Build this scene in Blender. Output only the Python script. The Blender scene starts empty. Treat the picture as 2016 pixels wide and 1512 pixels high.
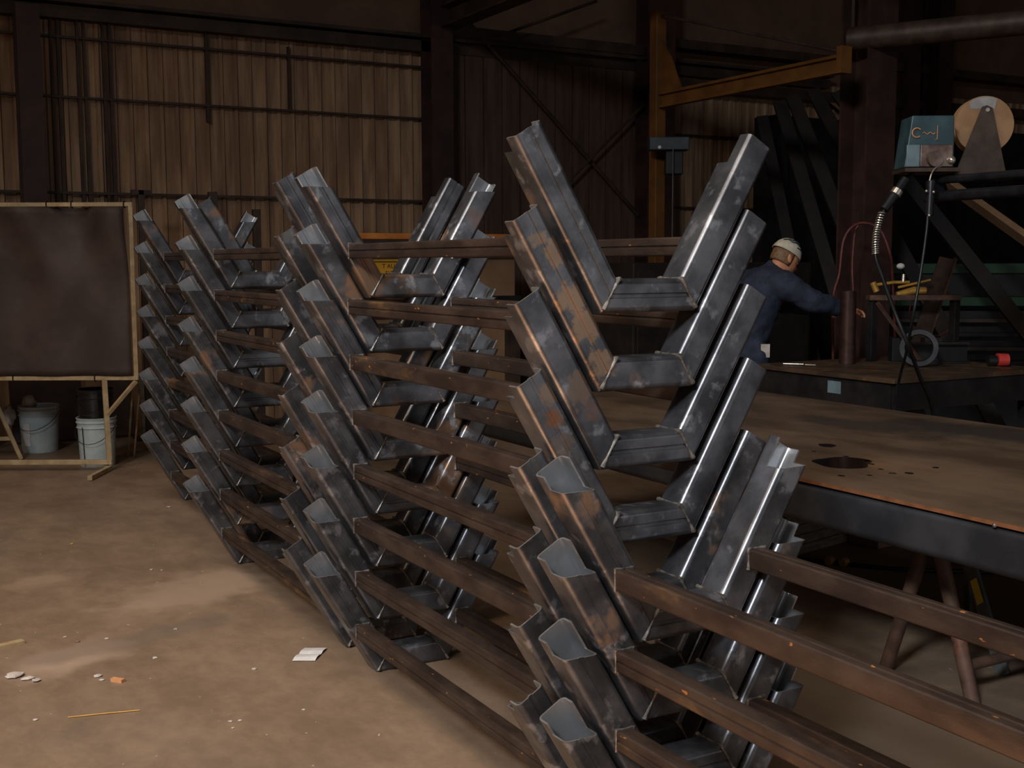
import bpy, bmesh, math, random
from mathutils import Vector, Matrix
random.seed(7)
S = bpy.context.scene
COL = S.collection

# ------------------------------------------------------------------ camera, world, lights, exposure
cd = bpy.data.cameras.new('camera'); cam = bpy.data.objects.new('camera', cd); COL.objects.link(cam)
cd.sensor_width = 36.0; cd.lens = 41.446; cd.clip_start = 0.05; cd.clip_end = 200
cam.matrix_world = Matrix(((0.87264, 0.05324, -0.48545, -1.79215), (-0.48835, 0.08808, -0.86819, -2.47803), (-0.00347, 0.99469, 0.10287, 1.52918), (0.00000, 0.00000, 0.00000, 1.00000)))
S.camera = cam
S.view_settings.view_transform = 'Standard'; S.view_settings.look = 'None'
S.view_settings.gamma = 1.0; S.view_settings.use_curve_mapping = False
S.view_settings.exposure = 0.0

W = bpy.data.worlds.new('world'); S.world = W; W.use_nodes = True
bg = W.node_tree.nodes['Background']; bg.inputs[0].default_value = (1.0, 0.55, 0.34, 1); bg.inputs[1].default_value = 0.009

def area(name, loc, target, sx, sy, power, color, spread=180):
    l = bpy.data.lights.new(name, 'AREA'); l.shape = 'RECTANGLE'; l.size = sx; l.size_y = sy
    l.energy = power; l.color = color; l.spread = math.radians(spread)
    o = bpy.data.objects.new(name, l); COL.objects.link(o); o.location = loc
    o.rotation_euler = (Vector(target) - Vector(loc)).to_track_quat('-Z', 'Y').to_euler()
    return o
# daylight: the wide bay door behind the camera and the roof light; the clerestory at left; one warm high bay lamp; an added floor fill and floor spot
area('bay_door_daylight', (3.0, -12.0, 1.9), (1.5, 3, 1.2), 13.0, 3.4, 94, (0.90, 0.94, 1.0))
area('roof_light', (-4.4, 0.9, 7.4), (-3.2, 1.9, 0.0), 4.0, 7.0, 140, (1.0, 0.88, 0.76), 104)
area('added_floor_fill', (-3.6, -3.6, 6.6), (-2.2, -1.6, 0.0), 4.0, 4.5, 78, (1.0, 0.86, 0.72), 95)  # added fill, brightens the floor behind the camera that the steel mirrors
area('clerestory_daylight', (-6.6, -4.6, 6.4), (0.3, 0.5, 0.9), 1.5, 1.1, 110, (0.84, 0.92, 1.0), 70)
area('high_bay_lamp', (-7.0, 0.4, 6.0), (0.0, 1.6, 0.5), 0.8, 0.8, 28, (1.0, 0.66, 0.36), 110)
sl = bpy.data.lights.new('added_floor_spot', 'SPOT'); sl.energy = 15000; sl.color = (1.0, 0.70, 0.42); sl.spot_size = math.radians(20); sl.spot_blend = 0.6; sl.shadow_soft_size = 0.15  # added lamp: warm pool on unseen floor, for orange reflections on arm corners
so = bpy.data.objects.new('added_floor_spot', sl); COL.objects.link(so); so.location = (-1.65, -0.85, 6.3)

# ------------------------------------------------------------------ materials
def mat(name, c1, c2, scale=8.0, detail=6.0, rough=(0.5, 0.7), metal=0.0, bump=0.0, rust=None, rust_t=(0.6, 0.75),
        rust_scale=3.0, stretch=None, speck=None, speck_t=0.72, speck_scale=60.0, speck_w=0.04, nrough=0.6, spec=0.5, coords='world', contrast=(0.35, 0.68)):
    m = bpy.data.materials.new(name); m.use_nodes = True
    nt = m.node_tree; N = nt.nodes; L = nt.links
    b = N['Principled BSDF']
    if coords == 'world':
        g = N.new('ShaderNodeNewGeometry'); src = g.outputs['Position']
    else:
        g = N.new('ShaderNodeTexCoord'); src = g.outputs['Object']
    if stretch:
        mp = N.new('ShaderNodeMapping'); mp.inputs['Scale'].default_value = stretch; L.new(src, mp.inputs[0]); src = mp.outputs[0]
    def noise(sc, det=detail, ro=0.6):
        n = N.new('ShaderNodeTexNoise'); n.inputs['Scale'].default_value = sc; n.inputs['Detail'].default_value = det
        n.inputs['Roughness'].default_value = ro; L.new(src, n.inputs['Vector']); return n.outputs[0]
    def ramp(v, a, b_):
        r = N.new('ShaderNodeMapRange'); r.interpolation_type = 'SMOOTHSTEP'
        r.inputs[1].default_value = a; r.inputs[2].default_value = b_; L.new(v, r.inputs[0]); return r.outputs[0]
    def mix(f, A, B):
        x = N.new('ShaderNodeMix'); x.data_type = 'RGBA'; L.new(f, x.inputs[0])
        for sock, v in ((x.inputs[6], A), (x.inputs[7], B)):
            if isinstance(v, tuple): sock.default_value = (*v, 1)
            else: L.new(v, sock)
        return x.outputs[2]
    n1 = noise(scale, detail, nrough)
    col = mix(ramp(n1, *contrast), c1, c2)
    met = None
    if rust:
        rf = ramp(noise(rust_scale, 8, 0.65), *rust_t)
        col = mix(rf, col, rust)
        if metal > 0:
            mm = N.new('ShaderNodeMapRange'); mm.inputs[3].default_value = metal; mm.inputs[4].default_value = metal * 0.25
            L.new(rf, mm.inputs[0]); L.new(mm.outputs[0], b.inputs['Metallic']); met = True
    if speck:
        col = mix(ramp(noise(speck_scale, 4 if speck_w > 0.05 else 2, 0.6), speck_t, speck_t + speck_w), col, speck)
    L.new(col, b.inputs['Base Color'])
    if not met: b.inputs['Metallic'].default_value = metal
    rr = N.new('ShaderNodeMapRange'); rr.inputs[3].default_value = rough[0]; rr.inputs[4].default_value = rough[1]
    L.new(noise(scale * 2.3, 4), rr.inputs[0]); L.new(rr.outputs[0], b.inputs['Roughness'])
    b.inputs['Specular IOR Level'].default_value = spec
    if bump:
        bp = N.new('ShaderNodeBump'); bp.inputs['Strength'].default_value = bump; bp.inputs['Distance'].default_value = 0.01
        L.new(noise(scale * 6, 5), bp.inputs['Height']); L.new(bp.outputs[0], b.inputs['Normal'])
    return m

M = {}
M['steel'] = mat('mill_scale_steel', (0.092, 0.092, 0.099), (0.215, 0.213, 0.226), 8, 9, (0.25, 0.40), 0.80,
                 rust=(0.21, 0.12, 0.07), rust_t=(0.58, 0.67), rust_scale=2.9, speck=(0.36, 0.358, 0.378), speck_t=0.56, speck_scale=13, speck_w=0.12)
M['steel_inside'] = mat('clean_inner_steel', (0.30, 0.305, 0.318), (0.44, 0.445, 0.46), 7, 5, (0.30, 0.42), 0.72)
M['cut_edge'] = mat('bright_cut_edge', (0.45, 0.42, 0.40), (0.68, 0.64, 0.60), 30, 4, (0.25, 0.4), 0.85)
M['rail'] = mat('rusty_rail_steel', (0.032, 0.019, 0.014), (0.068, 0.043, 0.030), 6, 8, (0.40, 0.60), 0.35, bump=0.15, stretch=(2.2, 0.8, 2.2),
                rust=(0.20, 0.105, 0.035), rust_t=(0.60, 0.74), rust_scale=1.6, speck=(0.40, 0.16, 0.04), speck_t=0.70, speck_scale=26)
M['weld'] = mat('weld_metal', (0.12, 0.10, 0.085), (0.38, 0.34, 0.30), 45, 3, (0.38, 0.55), 0.7)
M['floor'] = mat('dirty_concrete', (0.195, 0.126, 0.079), (0.315, 0.211, 0.138), 2.2, 14, (0.42, 0.62), 0, bump=0.08,
                 rust=(0.13, 0.095, 0.07), rust_t=(0.52, 0.74), rust_scale=0.9, speck=(0.5, 0.4, 0.3), speck_t=0.72, speck_scale=34, stretch=(1.0, 0.6, 1.0), nrough=0.78)
M['wall'] = mat('dull_wall_panels', (0.25, 0.138, 0.074), (0.46, 0.285, 0.16), 3, 6, (0.5, 0.7), 0.0, stretch=(4.0, 1.0, 0.35), rust=(0.12, 0.065, 0.04), rust_t=(0.5, 0.75), rust_scale=0.9)
M['door'] = mat('dark_brown_door_sheet', (0.070, 0.037, 0.024), (0.125, 0.068, 0.044), 3, 5, (0.55, 0.75), 0, stretch=(4, 1, 0.4))
M['upper'] = mat('brown_upper_sheet', (0.14, 0.075, 0.045), (0.20, 0.11, 0.065), 2, 4, (0.6, 0.8), 0)
M['column'] = mat('oxide_red_column', (0.028, 0.012, 0.010), (0.060, 0.024, 0.018), 4, 5, (0.5, 0.7), 0)
M['girt'] = mat('brown_girt_steel', (0.03, 0.018, 0.013), (0.07, 0.04, 0.026), 4, 5, (0.5, 0.7), 0)
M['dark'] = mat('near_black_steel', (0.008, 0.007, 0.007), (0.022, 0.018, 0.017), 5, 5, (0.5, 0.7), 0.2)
M['black'] = mat('black_rubber', (0.006, 0.006, 0.007), (0.014, 0.014, 0.015), 20, 3, (0.35, 0.5), 0)
M['yellow'] = mat('crane_yellow_paint', (0.105, 0.040, 0.008), (0.17, 0.066, 0.012), 4, 5, (0.45, 0.6), 0)
M['orange'] = mat('orange_machine_paint', (0.55, 0.17, 0.03), (0.75, 0.26, 0.05), 5, 4, (0.4, 0.6), 0)
M['plate'] = mat('brown_steel_plate', (0.085, 0.054, 0.034), (0.18, 0.118, 0.076), 1.8, 8, (0.34, 0.55), 0.15,
                 rust=(0.26, 0.13, 0.05), rust_t=(0.58, 0.8), rust_scale=1.3, stretch=(1.6, 0.7, 1))
M['plate_edge'] = mat('orange_rusted_edge', (0.15, 0.052, 0.018), (0.26, 0.095, 0.034), 12, 5, (0.6, 0.8), 0)
M['beam'] = mat('dark_table_beam', (0.026, 0.026, 0.030), (0.060, 0.058, 0.062), 4, 6, (0.42, 0.6), 0.35, rust=(0.16, 0.07, 0.03), rust_t=(0.66, 0.78))
M['rustpipe'] = mat('rusty_pipe', (0.065, 0.034, 0.024), (0.14, 0.074, 0.047), 9, 6, (0.5, 0.7), 0.15, rust=(0.25, 0.09, 0.045), rust_t=(0.55, 0.7), rust_scale=5)
M['redpipe'] = mat('dark_red_pipe', (0.035, 0.015, 0.011), (0.07, 0.032, 0.023), 10, 5, (0.35, 0.5), 0.4)
M['frame_tan'] = mat('tan_painted_tube', (0.36, 0.25, 0.13), (0.52, 0.37, 0.20), 12, 5, (0.5, 0.65), 0, rust=(0.30, 0.15, 0.06), rust_t=(0.6, 0.75), rust_scale=4)
M['curtain'] = mat('dark_screen_cloth', (0.045, 0.026, 0.019), (0.075, 0.046, 0.034), 3, 6, (0.6, 0.8), 0)
M['bucket'] = mat('grey_bucket_plastic', (0.42, 0.48, 0.48), (0.52, 0.58, 0.58), 6, 4, (0.22, 0.32), 0)
M['bucket_black'] = mat('black_bucket_plastic', (0.008, 0.008, 0.009), (0.014, 0.014, 0.015), 6, 4, (0.15, 0.22), 0)
M['rag'] = mat('grubby_white_cloth', (0.45, 0.38, 0.33), (0.65, 0.58, 0.52), 20, 5, (0.8, 0.9), 0)
M['wood'] = mat('grey_brown_timber', (0.11, 0.085, 0.06), (0.21, 0.165, 0.12), 6, 7, (0.6, 0.8), 0, stretch=(1, 8, 8))
M['lightwood'] = mat('pale_brown_timber', (0.22, 0.12, 0.06), (0.33, 0.19, 0.10), 5, 7, (0.6, 0.8), 0, stretch=(3, 3, 3))
M['pinkwood'] = mat('reddish_board', (0.18, 0.11, 0.085), (0.28, 0.18, 0.14), 5, 6, (0.6, 0.8), 0)
M['teal'] = mat('teal_feeder_paint', (0.032, 0.066, 0.078), (0.058, 0.108, 0.122), 8, 5, (0.35, 0.5), 0)
M['feeder_panel'] = mat('worn_metal_panel', (0.16, 0.10, 0.08), (0.34, 0.25, 0.21), 12, 5, (0.25, 0.4), 0.6)
M['feeder_light'] = mat('pale_blue_panel', (0.14, 0.20, 0.22), (0.20, 0.27, 0.29), 12, 5, (0.35, 0.45), 0)
M['logo'] = mat('orange_lettering', (0.62, 0.28, 0.12), (0.72, 0.34, 0.16), 20, 2, (0.5, 0.6), 0)
M['spool'] = mat('cardboard_spool', (0.32, 0.17, 0.08), (0.42, 0.23, 0.11), 10, 4, (0.6, 0.75), 0)
M['white'] = mat('white_paper', (0.62, 0.58, 0.55), (0.76, 0.72, 0.69), 14, 3, (0.6, 0.75), 0)
M['bracket'] = mat('brown_bracket_steel', (0.055, 0.034, 0.023), (0.10, 0.062, 0.042), 10, 5, (0.45, 0.6), 0.3)
M['boom'] = mat('dark_boom_tube', (0.016, 0.016, 0.020), (0.032, 0.032, 0.036), 10, 3, (0.3, 0.42), 0.4)
M['chrome'] = mat('bright_fitting', (0.65, 0.58, 0.48), (0.82, 0.75, 0.64), 30, 2, (0.2, 0.32), 0.8)
M['brass'] = mat('yellow_brass', (0.50, 0.27, 0.05), (0.66, 0.37, 0.08), 20, 3, (0.3, 0.45), 0.5)
M['redhose'] = mat('red_hose_rubber', (0.10, 0.022, 0.016), (0.15, 0.036, 0.026), 20, 3, (0.45, 0.6), 0)
M['green'] = mat('green_machine_paint', (0.005, 0.036, 0.011), (0.009, 0.055, 0.018), 6, 4, (0.4, 0.6), 0)
M['signyellow'] = mat('yellow_sign_face', (0.72, 0.34, 0.02), (0.80, 0.40, 0.03), 10, 2, (0.5, 0.6), 0)
M['ink'] = mat('dark_print', (0.02, 0.012, 0.008), (0.03, 0.018, 0.01), 10, 2, (0.5, 0.6), 0)
M['labelyellow'] = mat('yellow_label', (0.66, 0.46, 0.02), (0.74, 0.54, 0.03), 10, 2, (0.5, 0.6), 0)
M['greysteel'] = mat('dull_grey_steel', (0.075, 0.078, 0.076), (0.13, 0.13, 0.125), 8, 4, (0.5, 0.65), 0.2)
M['slate'] = mat('slate_blue_housing', (0.022, 0.030, 0.036), (0.04, 0.05, 0.058), 8, 4, (0.5, 0.6), 0)
M['red'] = mat('red_plastic', (0.62, 0.05, 0.04), (0.75, 0.08, 0.06), 10, 3, (0.3, 0.4), 0)
M['navy'] = mat('navy_work_cloth', (0.015, 0.018, 0.036), (0.029, 0.035, 0.064), 12, 6, (0.75, 0.9), 0, bump=0.4)
M['skin'] = mat('ruddy_skin', (0.68, 0.26, 0.135), (0.82, 0.36, 0.20), 30, 4, (0.45, 0.6), 0)
M['cap'] = mat('off_white_cap_cloth', (0.55, 0.48, 0.36), (0.74, 0.67, 0.54), 16, 4, (0.75, 0.9), 0)
M['hair'] = mat('brown_hair', (0.16, 0.08, 0.035), (0.26, 0.14, 0.065), 60, 4, (0.5, 0.7), 0)
M['oil'] = mat('black_oil', (0.006, 0.004, 0.003), (0.010, 0.007, 0.006), 5, 2, (0.10, 0.16), 0)
M['dark_brown'] = mat('dark_brown_steel', (0.008, 0.0055, 0.004), (0.019, 0.012, 0.009), 5, 5, (0.55, 0.75), 0.1)  # very dark brown steel for the cabinet and leaning bars
M['benchtop'] = mat('dark_rusty_bench_top', (0.05, 0.030, 0.018), (0.115, 0.065, 0.036), 4, 7, (0.4, 0.6), 0.1, rust=(0.20, 0.10, 0.025), rust_t=(0.56, 0.68), rust_scale=6)
M['dull_white'] = mat('dimmed_white_label', (0.30, 0.28, 0.27), (0.40, 0.38, 0.36), 14, 3, (0.6, 0.75), 0)  # white label, its colour darkened to stand in for dimmer light
M['pad'] = mat('brown_board', (0.25, 0.14, 0.07), (0.34, 0.20, 0.105), 3, 5, (0.6, 0.8), 0)

# pale worn patches, the dark drag mark and painted shade by the plate table, each with its own place on the floor
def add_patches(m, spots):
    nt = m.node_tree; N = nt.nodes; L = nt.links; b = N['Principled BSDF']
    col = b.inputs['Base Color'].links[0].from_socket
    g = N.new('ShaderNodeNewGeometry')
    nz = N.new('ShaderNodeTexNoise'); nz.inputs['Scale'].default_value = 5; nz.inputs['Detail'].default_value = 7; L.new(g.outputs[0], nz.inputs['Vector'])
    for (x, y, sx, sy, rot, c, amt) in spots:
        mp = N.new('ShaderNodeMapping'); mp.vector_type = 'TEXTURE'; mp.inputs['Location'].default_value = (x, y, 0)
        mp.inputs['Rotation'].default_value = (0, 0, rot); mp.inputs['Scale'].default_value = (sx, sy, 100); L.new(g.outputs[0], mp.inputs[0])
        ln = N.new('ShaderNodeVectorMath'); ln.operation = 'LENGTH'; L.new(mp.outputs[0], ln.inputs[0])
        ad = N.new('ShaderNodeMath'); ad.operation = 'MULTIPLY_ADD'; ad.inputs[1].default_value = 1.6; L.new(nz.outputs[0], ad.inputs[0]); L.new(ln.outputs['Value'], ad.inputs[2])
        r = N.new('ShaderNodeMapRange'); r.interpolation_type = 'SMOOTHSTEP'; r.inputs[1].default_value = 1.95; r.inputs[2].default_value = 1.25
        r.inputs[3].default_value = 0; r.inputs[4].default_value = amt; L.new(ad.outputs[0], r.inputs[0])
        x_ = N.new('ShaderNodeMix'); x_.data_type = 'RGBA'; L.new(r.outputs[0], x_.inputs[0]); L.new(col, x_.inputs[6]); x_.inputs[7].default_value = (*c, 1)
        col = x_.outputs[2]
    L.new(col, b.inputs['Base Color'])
def add_spots(m, spots):
    nt = m.node_tree; N = nt.nodes; L = nt.links; b = N['Principled BSDF']; col = b.inputs['Base Color'].links[0].from_socket
    g = N.new('ShaderNodeNewGeometry'); nz = N.new('ShaderNodeTexNoise'); nz.inputs['Scale'].default_value = 26; nz.inputs['Detail'].default_value = 8; nz.inputs['Roughness'].default_value = 0.7
    L.new(g.outputs[0], nz.inputs['Vector'])
    for (p, rad, c, amt) in spots:
        d_ = N.new('ShaderNodeVectorMath'); d_.operation = 'DISTANCE'; L.new(g.outputs[0], d_.inputs[0]); d_.inputs[1].default_value = p
        k = N.new('ShaderNodeMath'); k.operation = 'MULTIPLY_ADD'; k.inputs[1].default_value = 1.0 / rad; L.new(d_.outputs['Value'], k.inputs[0]); nm = N.new('ShaderNodeMath'); nm.operation = 'MULTIPLY'; nm.inputs[1].default_value = 2.8; L.new(nz.outputs[0], nm.inputs[0]); L.new(nm.outputs[0], k.inputs[2])
        q = N.new('ShaderNodeMapRange'); q.interpolation_type = 'SMOOTHSTEP'; q.inputs[1].default_value = 2.30; q.inputs[2].default_value = 1.90; q.inputs[3].default_value = 0; q.inputs[4].default_value = amt; L.new(k.outputs[0], q.inputs[0])
        x_ = N.new('ShaderNodeMix'); x_.data_type = 'RGBA'; L.new(q.outputs[0], x_.inputs[0]); L.new(col, x_.inputs[6]); x_.inputs[7].default_value = (*c, 1); col = x_.outputs[2]
    L.new(col, b.inputs['Base Color'])
TAN = (0.42, 0.27, 0.17); RUST = (0.36, 0.155, 0.07)
add_spots(M['steel'], [((-0.286, -0.000, 1.558), 0.050, TAN, 0.7), ((-0.233, -0.000, 1.436), 0.062, TAN, 0.9), ((-0.197, 0.000, 1.372), 0.060, TAN, 0.85), ((-0.146, 0.000, 1.275), 0.050, TAN, 0.8), ((-0.329, 0.000, 1.585), 0.035, TAN, 0.6),
                       ((-0.292, 0.000, 1.141), 0.034, RUST, 0.8), ((-0.309, 0.000, 1.206), 0.040, TAN, 0.6), ((-0.214, 0.000, 1.207), 0.060, TAN, 0.45), ((-0.176, -0.000, 1.167), 0.040, RUST, 0.35), ((-0.266, 0.000, 1.070), 0.050, TAN, 0.35), ((0.287, 1.503, 1.694), 0.05, RUST, 0.35)])
P1 = (-1.117, 2.260, 0.000); P2 = (-0.437, 2.986, 0.000); P3 = (-0.865, 2.366, 0.000); P4 = (-1.065, 3.501, 0.000)
add_patches(M['floor'], [(P1[0], P1[1], 0.30, 0.16, 0.5, (0.46, 0.32, 0.23), 0.8), (P2[0], P2[1], 0.50, 0.28, 0.5, (0.44, 0.31, 0.22), 0.6),
                         (P3[0], P3[1], 0.55, 0.13, 0.25, (0.15, 0.11, 0.085), 0.45), (P4[0], P4[1], 0.2, 0.12, 0.4, (0.42, 0.29, 0.20), 0.5),
                         (1.05, 0.0, 1.0, 1.5, 0.1, (0.12, 0.085, 0.06), 0.75)])  # last patch is painted shade on the floor round front stack and plate table
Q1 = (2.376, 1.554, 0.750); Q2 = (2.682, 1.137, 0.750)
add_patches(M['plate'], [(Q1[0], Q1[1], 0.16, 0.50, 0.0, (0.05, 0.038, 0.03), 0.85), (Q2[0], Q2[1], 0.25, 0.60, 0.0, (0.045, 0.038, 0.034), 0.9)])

# ------------------------------------------------------------------ mesh helpers
class MB:
    def __init__(s): s.v = []; s.f = []
    def add(s, vs, fs):
        o = len(s.v); s.v += [tuple(x) for x in vs]; s.f += [tuple(i + o for i in f) for f in fs]; return s
    def box(s, c, size, R=None):
        c = Vector(c); hx, hy, hz = [q / 2 for q in size]
        vs = []
        for x, y, z in ((-1,-1,-1),(1,-1,-1),(1,1,-1),(-1,1,-1),(-1,-1,1),(1,-1,1),(1,1,1),(-1,1,1)):
            p = Vector((x*hx, y*hy, z*hz)); vs.append(c + (R @ p if R else p))
        return s.add(vs, [(3,2,1,0),(4,5,6,7),(0,1,5,4),(1,2,6,5),(2,3,7,6),(3,0,4,7)])
    def bar(s, a, b, w, h, up=(0,0,1)):
        a, b = Vector(a), Vector(b); d = (b - a); L = d.length; z = d.normalized(); x = Vector(up).cross(z)
        if x.length < 1e-4: x = Vector((1,0,0)).cross(z)
        x.normalize(); y = z.cross(x)
        return s.box((a + b) / 2, (w, h, L), Matrix((x, y, z)).transposed())
    def tube(s, pts, r, seg=10, cap=True):
        pts = [Vector(p) for p in pts]; n = len(pts); rs = r if isinstance(r, (list, tuple)) else [r] * n
        T = [(pts[min(i+1, n-1)] - pts[max(i-1, 0)]).normalized() for i in range(n)]
        x = T[0].orthogonal().normalized(); vs = []
        for i in range(n):
            x = (x - T[i] * x.dot(T[i])).normalized(); y = T[i].cross(x)
            for k in range(seg):
                a = 2 * math.pi * k / seg; vs.append(pts[i] + (x * math.cos(a) + y * math.sin(a)) * rs[i])
        fs = [(i*seg+k, i*seg+(k+1) % seg, (i+1)*seg+(k+1) % seg, (i+1)*seg+k) for i in range(n-1) for k in range(seg)]
        if cap: fs += [tuple(range(seg-1, -1, -1)), tuple((n-1)*seg + k for k in range(seg))]
        return s.add(vs, fs)
    def lathe(s, prof, c=(0,0,0), seg=28, R=None):
        c = Vector(c); vs = []; n = len(prof)
        for r, z in prof:
            for k in range(seg):
                a = 2 * math.pi * k / seg; p = Vector((r*math.cos(a), r*math.sin(a), z)); vs.append(c + (R @ p if R else p))
        fs = [(i*seg+k, i*seg+(k+1) % seg, (i+1)*seg+(k+1) % seg, (i+1)*seg+k) for i in range(n-1) for k in range(seg)]
        return s.add(vs, fs)
    def prism(s, poly, o, ax, ay, az, depth):
        o, ax, ay, az = map(Vector, (o, ax, ay, az)); n = len(poly)
        vs = [o + ax*p[0] + ay*p[1] for p in poly] + [o + ax*p[0] + ay*p[1] + az*depth for p in poly]
        return s.add(vs, [tuple(range(n-1,-1,-1)), tuple(range(n, 2*n))] + [(i, (i+1) % n, n+(i+1) % n, n+i) for i in range(n)])
    def ball(s, c, r, seg=10, rings=6, sc=(1,1,1)):
        return s.lathe([(r*math.sin(math.pi*i/rings)*1.0 + 1e-5, -r*math.cos(math.pi*i/rings)) for i in range(rings+1)], c, seg, Matrix.Diagonal(sc))
    def mesh(s, name, m, smooth=None, bevel=None):
        me = bpy.data.meshes.new(name); me.from_pydata(s.v, [], s.f); me.update()
        bm = bmesh.new(); bm.from_mesh(me); bmesh.ops.recalc_face_normals(bm, faces=bm.faces); bm.to_mesh(me); bm.free()
        if m: me.materials.append(m)
        if smooth is not None:
            for p in me.polygons: p.use_smooth = True
            me.set_sharp_from_angle(angle=math.radians(smooth))
        return me
    def obj(s, name, m, parent=None, smooth=None, bevel=None, loc=None):
        o = bpy.data.objects.new(name, s.mesh(name, m, smooth)); COL.objects.link(o)
        if parent: o.parent = parent
        if loc: o.location = loc
        if bevel:
            b = o.modifiers.new('bevel', 'BEVEL'); b.width = bevel; b.segments = 2; b.limit_method = 'ANGLE'
        return o
def tag(o, label, cat, group=None, kind=None):
    o['label'] = label; o['category'] = cat
    if group: o['group'] = group
    if kind: o['kind'] = kind
    return o
def thing(name, label, cat, loc=(0,0,0), group=None):
    o = bpy.data.objects.new(name, None); COL.objects.link(o); o.location = loc; o.empty_display_size = 0.1
    return tag(o, label, cat, group)
def struct(o): o['kind'] = 'structure'; return o
def rel(root, p): return Vector(p) - root.location
def spline(pts, n=8):
    P = [Vector(p) for p in pts]; P = [P[0]*2 - P[1]] + P + [P[-1]*2 - P[-2]]; out = []
    for i in range(1, len(P) - 2):
        for k in range(n):
            t = k / n; a, b, c, d = P[i-1], P[i], P[i+1], P[i+2]
            out.append(0.5 * ((2*b) + (c-a)*t + (2*a-5*b+4*c-d)*t*t + (3*b-a-3*c+d)*t**3))
    out.append(P[-2]); return out

# ------------------------------------------------------------------ the building
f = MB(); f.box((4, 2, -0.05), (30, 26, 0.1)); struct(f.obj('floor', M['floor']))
w = MB(); x = -7.0; xs = []
while x < 17.5:
    xs += [(x, 0), (x + 0.085, 0), (x + 0.097, -0.022), (x + 0.128, -0.022)]; x += 0.14
vs = [(a, 8.82 + b, z) for a, b in xs for z in (0, 3.72)]
w.add(vs, [(2*i, 2*i+2, 2*i+3, 2*i+1) for i in range(len(xs) - 1)])
wall = struct(w.obj('wall_back', M['wall']))
u = MB(); u.box((5, 8.9, 5.2), (25, 0.06, 2.96)); struct(u.obj('wall_upper', M['upper']))
t = MB(); t.box((1.0, 8.74, 3.72), (16, 0.14, 0.11)); t.box((1.0, 8.70, 3.81), (16, 0.2, 0.035)); struct(t.obj('trim_1', M['girt']))
t = MB(); t.box((4, 8.77, 3.52), (22, 0.05, 0.022)); struct(t.obj('trim_2', M['girt']))
t = MB(); t.box((4, 8.77, 3.0), (22, 0.05, 0.02)); struct(t.obj('trim_3', M['girt']))
t = MB(); t.box((4, 8.77, 2.16), (22, 0.05, 0.022)); struct(t.obj('trim_4', M['girt']))
t = MB(); t.box((11.2, 8.68, 3.55), (9.5, 0.2, 0.12)); struct(t.obj('trim_5', M['girt']))
t = MB(); t.box((11.2, 8.68, 4.0), (9.5, 0.2, 0.10)); struct(t.obj('trim_6', M['girt']))
n = 7
for cx in (-0.11, 0.11, 0.33):
    for dx in (-0.028, 0.028):
        t = MB(); t.box((cx + dx, 8.775, 1.87), (0.022, 0.045, 3.6)); struct(t.obj('trim_%d' % n, M['girt'])); n += 1
t = MB(); t.box((2.03, 8.775, 3.3), (0.02, 0.04, 0.62)); struct(t.obj('trim_%d' % n, M['girt'])); n += 1
t = MB(); t.box((1.23, 8.775, 3.3), (0.025, 0.04, 0.9)); struct(t.obj('trim_%d' % n, M['girt'])); n += 1

def hcol(name, label, x, y, w_, d_, h, m=None, z0=0):
    b = MB(); b.box((0, -d_/2 + 0.01, h/2), (w_, 0.02, h)); b.box((0, d_/2 - 0.01, h/2), (w_, 0.02, h)); b.box((0, 0, h/2), (0.014, d_ - 0.04, h))
    o = b.obj(name, m or M['column'], loc=(x, y, z0)); return tag(o, label, 'column')
hcol('steel_column', 'dark red steel column on the back wall above the welding screen', -0.36, 8.58, 0.19, 0.24, 3.72)
hcol('steel_column', 'dark steel column on the back wall between the brown cladding and the dark door', 3.52, 8.56, 0.24, 0.26, 5.6)
hcol('steel_column', 'dark red steel column just left of the yellow jib crane post', 6.2, 8.5, 0.36, 0.26, 5.6)
hcol('steel_column', 'broad dark brown free-standing column behind the work table', 5.03, 4.17, 0.29, 0.29, 6.2)
hcol('steel_column', 'narrow dark wall column right of the broad brown column', (10.235, 8.550, 3.570)[0], 8.55, 0.2, 0.22, 5.4)
hcol('steel_column', 'dark wall column above the teal wire feeder', (10.721, 8.500, 3.594)[0], 8.5, 0.26, 0.26, 5.4)

d = MB(); x = 3.68
while x < 6.0:
    d.box((x + 0.11, 8.70, 1.9), (0.21, 0.03, 3.8)); x += 0.22
d = d.obj('door_1', M['door']); struct(d)
t = MB(); t.box((4.86, 8.64, 3.88), (2.5, 0.12, 0.11)); t.box((4.86, 8.6, 3.79), (2.5, 0.06, 0.03)); struct(t.obj('trim_%d' % n, M['girt'])); n += 1
def rod(name, label, pts, r, m, cat, seg=8, group=None):
    return tag(MB().tube(pts, r, seg).obj(name, m, smooth=40), label, cat, group)
rod('bracing_rod', 'long diagonal bracing rod running down to the right across the dark door', [(3.9, 8.6, 3.99), (6.05, 8.6, 2.05)], 0.022, M['girt'], 'rod', group=None)
rod('bracing_rod', 'bracing rod rising to the right beside the red column at the dark door', [(6.06, 8.52, 3.28), (5.05, 8.52, 2.38)], 0.016, M['girt'], 'rod')
rod('bracing_rod', 'thin strut rising to the right beneath the runway beam', [(4.167, 8.400, 3.842), (5.347, 8.400, 4.307)], 0.016, M['girt'], 'rod')
b = MB(); a0 = (3.539, 8.500, 3.778); b0 = (4.013, 6.741, 4.000)
a0 = Vector((3.6, 8.5, 3.98)); b0 = Vector((3.6, -1.0, 3.98))
for dz in (-0.1, 0.1): b.box(((a0 + b0) / 2 + Vector((0, 0, dz))), (0.2, 9.5, 0.02))
b.box((a0 + b0) / 2, (0.02, 9.5, 0.2))
tag(b.obj('runway_beam', M['girt']), 'dark crane runway beam running overhead from the wall column', 'beam')

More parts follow.
